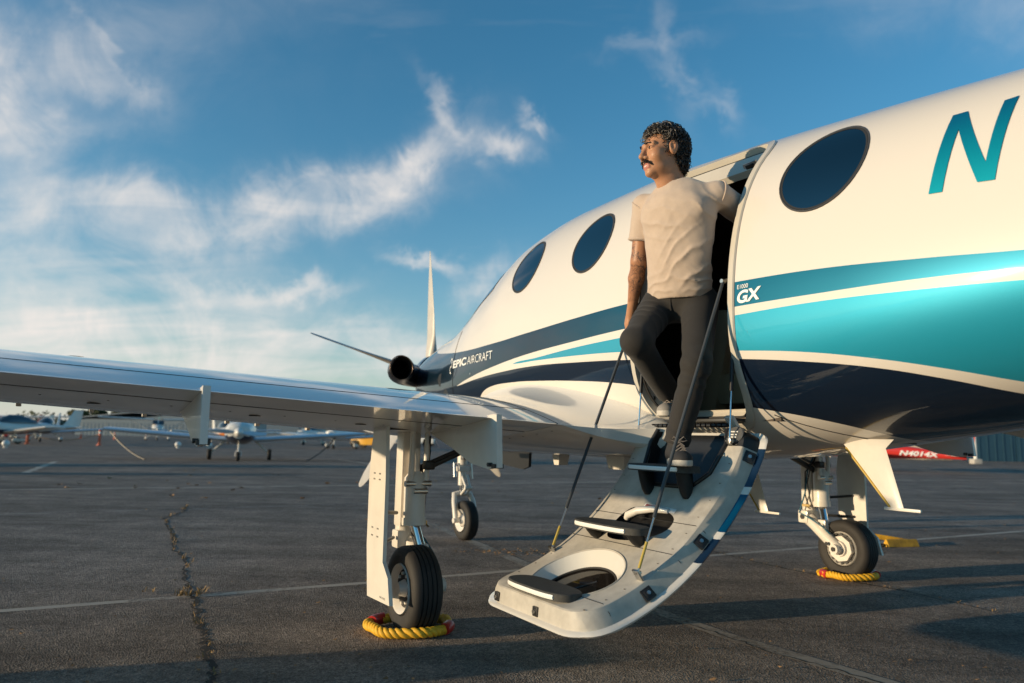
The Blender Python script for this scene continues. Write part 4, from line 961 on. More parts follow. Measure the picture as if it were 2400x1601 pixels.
# ---------------------------------------------------------------- other light aircraft parked round about
PW = mat('plane_white', (.68,.66,.62), .3, coat=.4, var=(2,.08)); PWB = mat('plane_pale_blue', (.50,.58,.66), .3, coat=.4)
PNAVY = mat('plane_navy', (.02,.03,.06), .3, coat=.4); PRED = mat('plane_red', (.62,.04,.03), .3, coat=.4); PYEL = mat('plane_yellow', (.72,.36,.01), .35, coat=.3); PORG = mat('plane_orange', (.70,.20,.02), .4)
PGL = mat('canopy_glass', (.05,.07,.09), .05, spec=.8); PTEAL = mat('plane_teal', (.05,.25,.25), .4)
def light_plane(loc, yaw, label, high=False, half=4.4, top=PW, low=PNAVY, wingm=PW, finm=None, pants=True, group='light aircraft parked across the ramp', prop3=False, name='parked_airplane', drop=0.0):
    e = empty(name, (*loc, 0), yaw); tag(e, label, 'airplane', group)
    ring = lambda y, zb, zt, w, n=2.3, zs=0, zr=1: [Vector((w*math.copysign(abs(math.cos(a))**(2/n), math.cos(a)), y, (zb+zt)/2+(zt-zb)/2*math.copysign(abs(math.sin(a))**(2/n), math.sin(a)))) for a in [2*math.pi*k/24 for k in range(24)]]
    if high: st = [(2.05,.85,1.35,.20),(1.9,.78,1.42,.42),(1.1,.68,1.50,.52),(.6,.66,1.62,.55),(.2,.66,2.05,.56),(-.9,.68,2.02,.55),(-1.6,.80,1.72,.45),(-3.2,1.02,1.45,.22),(-4.9,1.18,1.36,.07)]
    else: st = [(2.0,.78,1.20,.20),(1.9,.72,1.27,.38),(1.2,.60,1.38,.50),(.4,.56,1.42,.54),(-.6,.58,1.36,.50),(-1.6,.70,1.30,.38),(-3.0,.86,1.22,.18),(-4.1,.95,1.16,.06)]
    st = [(y, zb+drop*y/4.1*(y < 0), zt+drop*y/4.1*(y < 0), w) for y, zb, zt, w in st]
    b = MB(); b.loft([ring(*q) for q in st])
    for i, f in enumerate(b.f):
        if sum(b.v[k][2] for k in f)/len(f) < .86: b.m[i] = 1
    b.build('fuselage', [top, low], e, 45)
    if high:
        b = MB(); b.loft([[(x, .62, 1.60), (x, .22, 2.02)] for x in (-.5,-.25,0,.25,.5)], False, False); b.build('windscreen', PGL, e, 40)
        for sd in (-1, 1):
            b = MB(); b.box((sd*.565,-.2,1.72), (.02,.9,.40), None, 0, .005); b.build('side_window', PGL, e, 40)
    else:
        b = MB(); b.loft([[Vector((w*math.cos(a), y, 1.30+h*max(0, math.sin(a)))) for a in [math.pi*k/12 for k in range(13)]] for y, w, h in ((.85,.30,.02),(.55,.42,.32),(.1,.47,.50),(-.5,.45,.50),(-1.1,.36,.32),(-1.6,.2,.05))], False, False); b.build('canopy', PGL, e, 60)
    zw = 2.06 if high else .70; dih = .03 if high else .075; ch = 1.55 if high else 1.45
    for sd in (-1, 1):
        b = MB(); rings = []
        for a, c in ((.45,ch),(half*.55,ch*.98),(half*.97,ch*.82),(half,ch*.55)):
            xs = [(1-math.cos(math.pi*k/10))/2 for k in range(11)]; z = zw+dih*a
            rings.append([(sd*a, .55-x*c, z+.13*c*yt(x)) for x in xs[::-1]]+[(sd*a, .55-x*c, z-.13*c*yt(x)) for x in xs[1:]])
        b.loft(rings); b.build('wing', wingm, e, 45)
        if high: b = MB(); b.tube([(sd*.5,.1,.80),(sd*half*.5,.05,zw+dih*half*.5)], .035, 8); b.build('wing_strut', wingm, e, 50)
        b = MB(); b.lathe([(-.07,.05),(-.07,.17),(-.04,.20),(.04,.20),(.07,.17),(.07,.05)], (sd*1.03,-.05,.20), 'X', 20); b.build('wheel', RUBBER, e, 40)
        b = MB(); b.tube([(sd*.45,-.02,.75),(sd*.98,-.05,.26)], [.045,.03], 10); b.build('gear_leg', PW, e, 50)
        if pants: b = MB(); b.loft([[(sd*1.03+w*math.cos(a), y, .24+h*math.sin(a)) for a in [2*math.pi*k/12 for k in range(12)]] for y, w, h in ((.30,.02,.03),(.22,.09,.12),(-.02,.12,.15),(-.3,.08,.10),(-.48,.02,.03))]); b.build('wheel_pant', top, e, 50)
        b = MB(); rings = []
        yb, zt_ = (-4.45, 1.30) if high else (-3.75, 1.08-drop*.9)
        foil(b, (sd*.05, yb, zt_), (sd*1.45, yb-.1, zt_+.02), .85, .55, .09); b.build('tailplane', wingm, e, 40)
    b = MB(); foil(b, (0, yb, zt_), (0, yb-.45, zt_+1.15), 1.15, .6, .09); fn = b.build('fin', finm or top, e, 40)
    if finm:
        b = MB(); foil(b, (0, yb-.34, zt_+.86), (0, yb-.46, zt_+1.17), .80, .60, .11); b.build('fin_cap', PTEAL, fn, 40)
    b = MB(); b.lathe([(-.06,.03),(-.06,.13),(-.035,.155),(.035,.155),(.06,.13),(.06,.03)], (0,1.38,.155), 'X', 18); b.build('wheel', RUBBER, e, 40)
    b = MB(); b.tube([(0,1.15,.78),(0,1.36,.32)], [.045,.03], 10); b.tube([(-.09,1.37,.18),(-.08,1.34,.34),(.08,1.34,.34),(.09,1.37,.18)], .02, 8); b.build('nose_leg', PW, e, 50)
    zc = 1.10 if high else .99
    b = MB(); b.lathe([(-.02,.16),(.10,.14),(.22,.07),(.27,.005)], (0,2.03,zc), 'Y', 20); b.build('spinner', top, e, 50)
    for k in range(3 if prop3 else 2):
        a = (.06 if not prop3 else .5)+k*2*math.pi/(3 if prop3 else 2); r_ = Vector((math.cos(a),0,math.sin(a))); tn = Vector((-math.sin(a),.6,math.cos(a)))
        b = MB(); b.loft([[Vector((0,2.08,zc))+r_*q+tn*c*math.cos(w)+Vector((0,1,0))*.012*math.sin(w) for w in [2*math.pi*i/8 for i in range(8)]] for q, c in ((.1,.04),(.4,.075),(.7,.06),(.9,.03))]); b.build('propeller_blade', PWB, e, 50)
    return e
light_plane((-9.84,27.0), math.radians(198), 'white low wing airplane with navy belly seen head on beyond the wing', half=4.4, wingm=PWB, pants=False)  # pale blue wings: shade and reflection on white, put into the colour
light_plane((-35.8,75.0), math.radians(205), 'white high wing airplane with orange fin and teal cap behind the head-on plane', True, 5.4, finm=PORG, low=PW)
light_plane((-50.0,75.0), math.radians(190), 'white high wing airplane with red belly at the far left edge', True, 5.4, low=PRED, top=PRED)
light_plane((-34.6,55.0), math.radians(200), 'small white low wing airplane behind the rope barrier', half=4.0, wingm=PWB, top=PWB)
light_plane((-31.2,46.0), math.radians(150), 'white low wing airplane with its wing reaching in at the left edge', half=5.0)
light_plane((-11.6,51.0), math.radians(170), 'small white and blue airplane parked beside the yellow tractor', half=4.0, low=PWB, wingm=PWB)
ytr = empty('tow_tractor', (-10.6,56.0,0), math.radians(75)); tag(ytr, 'yellow tow tractor half hidden behind the port gear door', 'tractor')
b = MB(); b.loft([[(w*x, y, z0+(z1-z0)*z) for x, z in ((-1,0),(-1,.75),(-.85,1),(.85,1),(1,.75),(1,0))] for y, w, z0, z1 in ((-1.3,.60,.30,.80),(-1.2,.70,.25,.95),(-.2,.72,.25,.98),(-.1,.72,.25,.80),(.5,.72,.25,.80),(.6,.70,.25,1.02),(1.3,.62,.28,.92))]); b.build('body', PYEL, ytr, 35)
b = MB(); b.box((0,-.0,.90),(1.0,.5,.18),None,0,.04); b.build('seat', BLACK, ytr, 40)
for sx in (-1,1):
    for sy in (-.85,.9): b = MB(); b.lathe([(-.11,.15),(-.11,.30),(.11,.30),(.11,.15)], (sx*.70,sy,.30), 'X', 18); b.build('wheel', RUBBER, ytr, 40)
b = MB(); b.box((0,-1.34,.55),(1.3,.06,.12)); b.build('bumper', DARKM, ytr)
red = light_plane((14.2,30.0), math.radians(58), 'red and white airplane lettered N4014X near the beige hangar', half=3.7, top=PRED, low=PRED, wingm=PW, drop=.38)
red.scale = (.9,.9,.9)
bm_, x0, x1, y0, y1 = text_bm('N4014X', .34, .012, .25)
decal('lettering', bm_, lambda x, y: Vector((-(.41-.150*x*1.2), -1.6-x*1.2, .72+y*.8-.05*x)), ROSE, red)
light_plane((-24.0,62.0), math.radians(215), 'white and orange low wing airplane far behind the head-on plane', half=4.2, low=PORG)
light_plane((-17.6,66.0), math.radians(160), 'far white airplane with teal belly right of the head-on plane', half=4.4, low=PTEAL)
light_plane((-42.0,64.0), math.radians(185), 'far white low wing airplane left of the orange barrier post', half=4.4, low=PW, wingm=PW)
light_plane((-29.0,15.3), math.radians(18.2), 'unseen white high wing airplane added at left to cast a shadow band', True, 5.4, group='light aircraft added out of view to cast shadow')  # out of view, added so its shadow bands the middle of the ramp
tug = empty('shadow_tug', (-5.2,1.83,0), math.radians(-72)); tag(tug, 'unseen tug shape added left of the photographer to cast a shadow', 'tug')  # added out of view only to throw a shadow into the foreground
b = MB(); b.loft([[(w*x, y, z) for x, z in ((-1,z0),(-1,z1*.8),(-.8,z1),(.8,z1),(1,z1*.8),(1,z0))] for y, w, z0, z1 in ((-.55,.22,.14,.30),(-.45,.28,.12,.42),(.1,.28,.12,.46),(.3,.26,.12,.60),(.5,.22,.14,.55))]); b.build('body', mat('tug_grey', (.2,.2,.2), .5), tug, 30)
for sx in (-1,1):
    for sy in (-.3,.32): b = MB(); b.lathe([(-.05,.05),(-.05,.13),(.05,.13),(.05,.05)], (sx*.30,sy,.13), 'X', 16); b.build('wheel', RUBBER, tug, 40)
b = MB(); b.tube([(0,.5,.3),(0,1.4,.12)], .03, 8); b.build('tow_bar', DARKM, tug, 40)

# ---- hangars
def corrugated(name, base):
    m = mat(name, base, .5, .2, var=(3,.12)); return m
def hangar(loc, yaw, w, d, h, label, wallm, roofm, doorm, doors, trim=None):
    e = empty('hangar', (*loc, 0), yaw); tag(e, label, 'hangar', 'hangars round the field')
    b = MB(); b.box((0, d/2, h/2), (w, d, h)); b.build('wall', wallm, e)
    b = MB(); b.prism([(-w/2-.4, h), (0, h+w*.05+.3), (w/2+.4, h), (w/2+.4, h+.15), (0, h+w*.05+.5), (-w/2-.4, h+.15)], 'Y', -.4, d+.4); b.build('roof', roofm, e)
    x = -w/2+doors[0]
    for k in range(doors[2]):
        b = MB(); b.box((x+doors[1]*(k+.5), -.06, (h-.5)/2), (doors[1]-.06, .1, h-.5))
        for r in range(int(doors[1]/.6)): b.box((x+doors[1]*k+.3+.6*r, -.125, (h-.6)/2), (.08, .04, h-.6))
        b.build('door_panel', doorm, e)
    return e
HG = corrugated('hangar_grey', (.23,.27,.30)); HB = corrugated('hangar_blue', (.03,.085,.13)); HBE = corrugated('hangar_beige', (.42,.36,.27)); HR = corrugated('hangar_roof', (.30,.33,.36))
hangar((-58,122), .05, 27, 14, 2.7, 'low grey hangar before the trees on the left', HG, HR, HG, (1,4,6))
hangar((-62,160), .05, 34, 14, 4.4, 'pale roofed hangar behind the low grey one', HG, HR, HG, (1,4,8))
hangar((46.2,54.2), 0.0, 26, 16, 5.2, 'blue doored hangar at the right edge', HB, HR, HB, (.3,3.6,7))
hangar((32.2,55.5), 0.0, 2.2, 12, 4.6, 'narrow beige hangar annex beside the blue doors', HBE, HR, HBE, (.1,1.0,2))
hangar((14,95), 0.0, 16, 14, 4.0, 'far beige hangar behind the starboard gear', HBE, HR, HG, (1,3.5,4))
hangar((-14,118), .05, 18, 14, 3.6, 'far grey hangar behind the port gear', HG, HR, HBE, (1,4,4))

# ---- light pole, delineator posts and barrier rope
lp = empty('light_pole', (28.1,44.6,0)); tag(lp, 'white pole on a square footing before the beige hangar', 'pole')
b = MB(); b.tube([(0,0,.25),(0,0,4.2)], [.11,.08], 14); b.build('shaft', PW, lp, 50)
b = MB(); b.box((0,0,.15),(.5,.5,.3),None,0,.03); b.build('footing', mat('concrete', (.45,.42,.38), .9, var=(6,.2)), lp, 40)
b = MB(); b.box((0,-.25,4.2),(.2,.5,.12),None,0,.02); b.build('lamp_head', DARKM, lp, 40)
POST = mat('orange_post', (.70,.12,.05), .5); BAND = mat('reflective_band', (.75,.72,.68), .3)
for i, (x, y, h, l) in enumerate(((-30.6,46.9,.75,'orange post with a white band, leftmost of the barrier posts'),(-25.7,46.3,.95,'taller orange post with white bands at the right end of the barrier rope'),(-44.7,77,.6,'small far orange post left of the grey hangar doors'),(-40.5,75.7,.7,'far orange post under the white wing tip'),(-39.9,81,.6,'small far orange post right of the barrier'))):
    e = empty('delineator_post', (x, y, 0)); tag(e, l, 'post', 'orange delineator posts')
    b = MB(); b.lathe([(0,.16),(.04,.16),(.05,.085),(h,.07),(h+.02,.05)], (0,0,0), 'Z', 14); b.build('tube', POST, e, 40)
    b = MB(); b.lathe([(h*.76,.078),(h*.90,.076)], (0,0,0), 'Z', 14); b.build('band', BAND, e, 40)
b = MB(); b.tube([(-30.6+4.9*q, 46.9-.6*q, .62-.5*4*q*(1-q)*.75+.08*q) for q in np.linspace(0,1,20)], .022, 6)
tag(b.build('barrier_rope', mat('tan_rope', (.35,.22,.12), .8), None, 60), 'sagging tan rope strung between two orange posts', 'rope')
for i, (x, y, l) in enumerate(((-25.2,37,'white marker ball near the left edge of the ramp'),(-19.6,43.7,'white marker ball left of the hinge fairing'),(-18,44.3,'white marker ball just left of the head-on plane'))):
    e = empty('marker_ball', (x, y, 0)); tag(e, l, 'marker', 'white marker balls on the ramp')
    b = MB(); b.lathe([(.0,.10),(.03,.10),(.06,.05),(.07,.11),(.12,.16),(.20,.18),(.28,.16),(.34,.10),(.37,.01)], (0,0,0), 'Z', 18); b.build('ball', PW, e, 60)
for (a, c, l) in (((-13.9,25.7,.92),(-12.4,25.2,.02),'slack dark tie-down rope left of the head-on plane'),((-6.6,28.1,.92),(-7.3,26.6,.02),'slack dark tie-down rope right of the head-on plane')):
    a, c = Vector(a), Vector(c); b = MB(); b.tube([a.lerp(c, q)+Vector((0,0,-.25*4*q*(1-q)*.5)) for q in np.linspace(0,1,12)], .022, 6); tag(b.build('tie_down_rope', DARKM, None, 50), l, 'rope', 'tie-down ropes')

# ---- parked cars far off
def car(loc, yaw, paint, label):
    e = empty('parked_car', (*loc, 0), yaw); tag(e, label, 'car', 'cars parked far across the ramp')
    b = MB(); b.loft([[(w*x, y, z0+(z1-z0)*z) for x, z in ((-1,.1),(-1,.7),(-.9,1),(.9,1),(1,.7),(1,.1),(.9,0),(-.9,0))] for y, w, z0, z1 in ((-2.1,.70,.35,.75),(-2.0,.82,.25,.90),(-.6,.87,.22,.95),(1.0,.87,.22,.92),(1.95,.80,.25,.78),(2.1,.65,.35,.65))]); b.build('body', paint, e, 40)
    b = MB(); b.loft([[(-.74,y0,.92),(.74,y0,.92),(.60,y1,z),(-.60,y1,z)] for y0, y1, z in ((1.0,.95,.95),(.35,.35,1.42),(-1.1,-1.1,1.42),(-1.7,-1.65,.95))]); b.build('cabin', PGL, e, 40)
    for sx in (-1, 1):
        for sy in (-1.25, 1.3):
            b = MB(); b.lathe([(-.10,.18),(-.10,.30),(.10,.30),(.10,.18)], (sx*.80,sy,.31), 'X', 18); b.build('wheel', RUBBER, e, 40)
for i, (x, y, yw, m_, l) in enumerate(((-9.2,72,1.4,PW,'white car, leftmost in the far row between the gear legs'),(-6.7,74,1.5,PWB,'pale blue car in the far row between the gear legs'),(-4.2,70,1.6,PW,'white car, rightmost in the far row between the gear legs'),(-14.8,80,1.5,PWB,'pale blue car far off beside the port gear door'))):
    car((x, y), yw, m_, l)

# ---- trees, tree belt and hills
BARK = mat('bark', (.07,.05,.035), .9, bump=(20,.5,.02)); 
def leafm(name, c): return mat(name, c, .75, var=(.35,.55))
LM = [leafm('leaf_olive', (.12,.115,.030)), leafm('leaf_dark', (.050,.070,.024)), leafm('leaf_mid', (.085,.100,.028))]
def crown_mesh(rx, rz, n, size, seed):
    rnd = random.Random(seed); cl = [(Vector((rnd.gauss(0,.42)*rx, rnd.gauss(0,.42)*rx, rnd.uniform(-.75,.85)*rz)), rnd.uniform(.28,.5)*rx) for _ in range(13)]
    mb = MB()
    for i in range(n):
        c, r = rnd.choice(cl); d = Vector((rnd.gauss(0,1), rnd.gauss(0,1), rnd.gauss(0,1))).normalized()*r*rnd.random()**.4; d.z *= .8; p = c+d
        a = Vector((rnd.gauss(0,1), rnd.gauss(0,1), rnd.gauss(0,.6))).normalized(); u = a.orthogonal().normalized(); w = a.cross(u); s = size*rnd.uniform(.6,1.4)
        mb.add([p-u*s*.5, p+w*s*.30, p+u*s*.5, p-w*s*.30], [(0,1,2,3)])
    return mb
def tree(x, y, h, rx, mi, label, seed):
    e = empty('tree', (x, y, 0)); tag(e, label, 'tree', 'trees beyond the grey hangar')
    mb = crown_mesh(rx, h*.44, 2200, .62, seed); mb.build('crown', LM[mi], e, None, (0,0,h*.54))
    rnd = random.Random(seed); b = MB(); b.tube([(0,0,0),(.05,0,h*.3),(.1,.05,h*.62)], [.24,.18,.08], 8)
    for k in range(5): a = rnd.uniform(0,6.28); b.tube([(.05,0,h*rnd.uniform(.25,.5)),(math.cos(a)*rx*.6,math.sin(a)*rx*.6,h*rnd.uniform(.6,.85))], [.09,.03], 6)
    b.build('trunk', BARK, e, 50)
TL = ['olive tree at the left end of the row behind the grey hangar','round olive tree, second from the left behind the grey hangar','tall olive tree, third from the left behind the grey hangar','broad dark tree, fourth from the left behind the grey hangar','olive tree, fifth from the left behind the grey hangar','mid green tree, sixth from the left behind the grey hangar','low dark tree, seventh from the left behind the grey hangar','green tree at the right end of the row behind the grey hangar']
for i, (px, h, rx, mi) in enumerate(((192,5.2,2.4,0),(216,6.2,2.8,0),(244,6.8,3.0,2),(272,6.0,3.0,1),(300,6.6,3.0,0),(332,6.0,3.0,2),(368,5.6,3.2,1),(405,5.4,3.0,2))):
    y = 176+(i % 3)*5; tree((px-1200)/1715*y*1.008, y, h, rx, mi, TL[i], 40+i)
mb = MB(); rnd = random.Random(5)
for i in range(9000):
    q = rnd.random(); x = -340+900*q; y = 330+20*rnd.random(); hh = 4.5+2.2*math.sin(x*.05)+1.5*math.sin(x*.17+1)+rnd.uniform(-1,1); p = Vector((x, y, hh*rnd.random()**.7)); s = rnd.uniform(.9,2.2)
    a = Vector((rnd.gauss(0,1), rnd.gauss(0,1), rnd.gauss(0,1))).normalized(); u = a.orthogonal().normalized(); w = a.cross(u)
    mb.add([p-u*s*.6, p+w*s*.4, p+u*s*.6, p-w*s*.4], [(0,1,2,3)])
tag(mb.build('tree_belt', LM[1]), 'far dark belt of trees along the edge of the airfield', 'trees', kind='stuff')
HILL = mat('hill_scrub', (.10,.12,.12), 1.0, var=(.01,.3))
mb = MB(); top_ = []; N_ = 90
for k in range(N_+1):
    x = -2600+5200*k/N_; z = 40+24*math.sin(k*.31)+14*math.sin(k*.83+1)+8*math.sin(k*1.9+2)
    top_.append((x, 2600+.05*abs(x), max(12, z)))
mb.add([(x, y-500, -1) for x, y, z in top_]+[(x, y, z) for x, y, z in top_]+[(x, y+600, -1) for x, y, z in top_], [(k, k+1, N_+2+k, N_+1+k) for k in range(N_)]+[(N_+1+k, N_+2+k, 2*N_+3+k, 2*N_+2+k) for k in range(N_)])
tag(mb.build('hills', HILL, None, 60), kind='structure')

# ---------------------------------------------------------------- the man stepping down from the door
J = {k: np.array(v) for k, v in {
'headc':(0.7309,3.4995,2.4445),'neck0':(0.7520,3.5100,2.3261),'neck1':(0.8110,3.5408,2.2482),'chest':(0.8189,3.5271,2.0590),'waist':(0.8336,3.5814,1.8444),'pelvis':(0.8493,3.6738,1.7103),
'Rsh':(0.6814,3.7037,2.2152),'Rel':(0.6602,3.7602,1.9349),'Rwr':(0.652,3.935,1.7300),'Rhand':(0.645,4.035,1.6230),'Lsh':(0.9840,3.4424,2.1961),'Lel':(1.1786,3.5852,2.1393),'Lwr':(1.36,3.78,2.11),
'Rhip':(0.7723,3.7663,1.7103),'Rkn':(0.5880,3.4468,1.4663),'Ran':(0.8052,3.7893,1.2595),'Lhip':(0.9357,3.6048,1.6839),'Lkn':(0.8565,3.3634,1.3593),'Lan':(0.7718,3.4195,0.9980)}.items()}
def unit(v): v = np.asarray(v, float); return v/np.linalg.norm(v)
def smin(a, b, k):
    h = np.clip(.5+.5*(b-a)/k, 0, 1); return b+(a-b)*h-k*h*(1-h)
def cap(P, a, b, ra, rb=None):
    rb = ra if rb is None else rb; a = np.asarray(a, float); b = np.asarray(b, float); ba = b-a; t = np.clip(((P-a)@ba)/(ba@ba), 0, 1)
    return np.linalg.norm(P-a-t[..., None]*ba, axis=-1)-(ra+(rb-ra)*t)
def ellip(P, c, r, F=None):
    q = P-np.asarray(c, float)
    if F is not None: q = q@F.T
    r = np.asarray(r, float); k0 = np.linalg.norm(q/r, axis=-1); k1 = np.linalg.norm(q/(r*r), axis=-1); return k0*(k0-1)/np.maximum(k1, 1e-9)
def frame(right, up):                                 # rows: right, forward, up
    up = unit(up); r = unit(np.asarray(right)-up*np.dot(right, up)); f = np.cross(up, r); return np.array([r, f, up])
def wob(P, f, seed):
    r = np.random.RandomState(seed); o = np.zeros(P.shape[:-1])
    for k in range(5):
        d = r.randn(3); d /= np.linalg.norm(d); o = o+np.sin(P@d*f*(1+.35*k)+r.rand()*6.28)
    return o/5
def nets(fn, lo, hi, h):
    lo = np.asarray(lo, float); n = np.ceil((np.asarray(hi)-lo)/h).astype(int)+1
    ax = [lo[i]+h*np.arange(n[i]) for i in range(3)]
    P = np.stack(np.meshgrid(*ax, indexing='ij'), -1); F = fn(P)
    ins = F < 0
    num = np.zeros((n[0]-1, n[1]-1, n[2]-1, 3)); cnt = np.zeros((n[0]-1, n[1]-1, n[2]-1))
    sl_ = lambda o: tuple(slice(o[i], n[i]-1+o[i]) for i in range(3))
    cs = [(i, j, k) for i in (0,1) for j in (0,1) for k in (0,1)]
    for a in cs:
        for axis in range(3):
            if a[axis]: continue
            b = list(a); b[axis] = 1; Fa, Fb = F[sl_(a)], F[sl_(b)]; m = (Fa < 0) != (Fb < 0)
            t = np.where(m, Fa/np.where(m, Fa-Fb, 1), 0)
            for i in range(3): num[..., i] += np.where(m, a[i]+(t if i == axis else 0), 0)
            cnt += m
    act = cnt > 0; idx = -np.ones(act.shape, int); idx[act] = np.arange(act.sum())
    ijk = np.argwhere(act); V = lo+h*(ijk+num[act]/cnt[act][:, None])
    quads = []
    for axis in range(3):
        u, v = [(1,2),(2,0),(0,1)][axis]
        s0 = [slice(None)]*3; s1 = [slice(None)]*3; s0[axis] = slice(0, -1); s1[axis] = slice(1, None)
        A, B = ins[tuple(s0)], ins[tuple(s1)]
        for flip in (0, 1):
            e = np.argwhere((A & ~B) if not flip else (~A & B)); e = e[(e[:, u] > 0) & (e[:, v] > 0) & (e[:, u] < n[u]-1) & (e[:, v] < n[v]-1)]
            def id_(du, dv):
                q = e.copy(); q[:, u] -= du; q[:, v] -= dv; return idx[q[:,0], q[:,1], q[:,2]]
            c = [id_(1,1), id_(0,1), id_(0,0), id_(1,0)]
            quads.append(np.stack(c if not flip else c[::-1], 1))
    Q = np.concatenate(quads); Q = Q[(Q >= 0).all(1)]
    return V, Q
def relax(V, Q, it=1, lam=.5):
    for _ in range(it):
        s = np.zeros_like(V); c = np.zeros(len(V))
        for i in range(4):
            np.add.at(s, Q[:, i], V[Q[:, (i+1) % 4]]); np.add.at(c, Q[:, i], 1); np.add.at(s, Q[:, i], V[Q[:, (i-1) % 4]]); np.add.at(c, Q[:, i], 1)
        V = V*(1-lam)+lam*s/np.maximum(c, 1)[:, None]
    return V
BASE = np.array([.777, 3.40, .893])
def sdf_obj(name, VQ, mats, parent=None, pick=None):
    V = np.concatenate([v for v, q in VQ]); off = 0; Qs = []
    for v, q in VQ: Qs.append(q+off); off += len(v)
    Q = np.concatenate(Qs); me = bpy.data.meshes.new(name); me.from_pydata((V-BASE).tolist(), [], Q.tolist())
    for m_ in mats: me.materials.append(m_)
    if pick is not None: me.polygons.foreach_set('material_index', pick(V[Q].mean(1)).astype(np.int32))
    me.polygons.foreach_set('use_smooth', [True]*len(me.polygons)); me.update()
    o = bpy.data.objects.new(name, me); COL.objects.link(o)
    if parent: o.parent = parent
    else: o.location = BASE
    return o
# frames
TF = frame(J['Lsh']-J['Rsh'], J['neck1']-J['waist'])      # trunk: x to his left
if np.dot(TF[1], (-.2,-.98,0)) > 0: TFWD = TF[1]
else: TFWD = -TF[1]
TF = np.array([TF[0], TFWD, TF[2]])
HF_f = unit((-.925,-.375,-.055)); HF_u = unit(np.array((-.06,.03,1.0))); HF_l = unit(np.cross(HF_f, HF_u)); HF_u = np.cross(HF_l, HF_f)
HF = np.array([HF_l, HF_f, HF_u])                         # x: sideways, y: nose, z: up
HC = J['headc']+np.array((.0,0,-.020))
HS = 1.06
def hl(P): return ((P-HC)@HF.T)/HS
def hw_(p): return HC+np.asarray(p, float)*HS@HF
# ---- skin: head, neck, arms, hand
def d_head(P):
    q = hl(P); E = lambda c, r: ellip(q, c, r)
    d = E((0,-.018,.030), (.074,.096,.090))
    d = smin(d, E((0,.030,-.040), (.060,.066,.082)), .03)
    d = smin(d, E((0,.030,-.085), (.054,.056,.038)), .025)
    d = smin(d, E((0,.078,-.108), (.024,.020,.018)), .02)
    for s in (-1, 1):
        d = smin(d, E((s*.042,.060,-.032), (.026,.030,.030)), .025)
        d = smin(d, cap(q, (s*.012,.090,.026), (s*.042,.074,.024), .011), .014)
    for s in (-1, 1): d = -smin(-d, E((s*.032,.101,.006), (.017,.016,.012)), .012)
    for s in (-1, 1): d = smin(d, E((s*.031,.079,.004), (.0165,.0135,.0125)), .004)
    d = smin(d, cap(q, (0,.092,.010), (0,.117,-.032), .0085, .0135), .012)
    for s in (-1, 1): d = smin(d, E((s*.0145,.101,-.040), (.0095,.012,.0085)), .008)
    d = smin(d, cap(q, (-.016,.092,-.070), (.016,.092,-.070), .0075), .008)
    d = smin(d, cap(q, (-.015,.091,-.083), (.015,.091,-.083), .0085), .008)
    for s in (-1, 1):
        e = E((s*.079,-.006,-.004), (.011,.021,.034)); e = smin(e, E((s*.082,-.016,.008), (.009,.016,.024)), .008); e = -smin(-e, E((s*.092,.000,.002), (.010,.010,.018)), .006)
        d = smin(d, e, .008)
    return d*HS
nk0 = hw_((0,-.025,-.07)); nk1 = J['neck1']+np.array((0,.01,-.04))
def d_neck(P): return smin(cap(P, nk0, nk1, .060, .066), cap(P, hw_((.0,.02,-.085)), nk1+TFWD*.03, .042, .058), .03)
def d_skin_head(P): return smin(d_head(P), d_neck(P), .018)
def d_armR(P):
    d = cap(P, J['Rsh'], J['Rel'], .054, .043)
    d = smin(d, cap(P, J['Rel'], J['Rel']*.62+J['Rwr']*.38, .042, .041), .02)
    d = smin(d, cap(P, J['Rel']*.62+J['Rwr']*.38, J['Rwr'], .041, .027), .02)
    return d
# right hand closed round the top of the rod
ROD_T = np.array(to_w(-.740,-.465)+(1.58,)); ROD_B = np.array(to_w(-1.335,-.625)+(.475,)); ROD_D = unit(ROD_T-ROD_B)
hd = unit(J['Rhand']-J['Rwr']); palm_n = unit(np.cross(ROD_D, hd)+np.array((0,0,0))); 
GR = ROD_T+ROD_D*.0
pc = J['Rwr']*.42+GR*.58
side = unit(ROD_D-hd*np.dot(ROD_D, hd)); out_ = unit(np.cross(hd, side))
if np.dot(out_, (-.25,-.95,0)) < 0: out_ = -out_           # back of the hand towards the viewer
def finger(k):
    sp = (-.033+.022*k); ln = (.82,.98,1.0,.9)[k] if True else 1
    b0 = pc+hd*.030+side*sp+out_*.006
    b1 = b0+hd*.034*ln+out_*.004; b2 = b1+hd*.012-out_*.026*ln; b3 = b2-hd*.020*ln-out_*.006
    return [b0, b1, b2, b3]
def d_hand(P):
    F = np.array([side, hd, out_]); d = ellip(P, pc, (.043,.050,.018), F)
    d = smin(d, cap(P, J['Rwr'], pc, .0265, .026), .02)
    for k in range(4):
        c = finger(k)
        for a, b_, r0, r1 in ((c[0],c[1],.0105,.0098),(c[1],c[2],.0098,.0090),(c[2],c[3],.0090,.0080)): d = smin(d, cap(P, a, b_, r0, r1), .005)
    t0 = pc-hd*.028+side*.030; t1 = t0+side*.022+hd*.026-out_*.004; t2 = t1+hd*.030-side*.006-out_*.012
    d = smin(d, cap(P, t0, t1, .0145, .0115), .012); d = smin(d, cap(P, t1, t2, .0115, .009), .005)
    return d
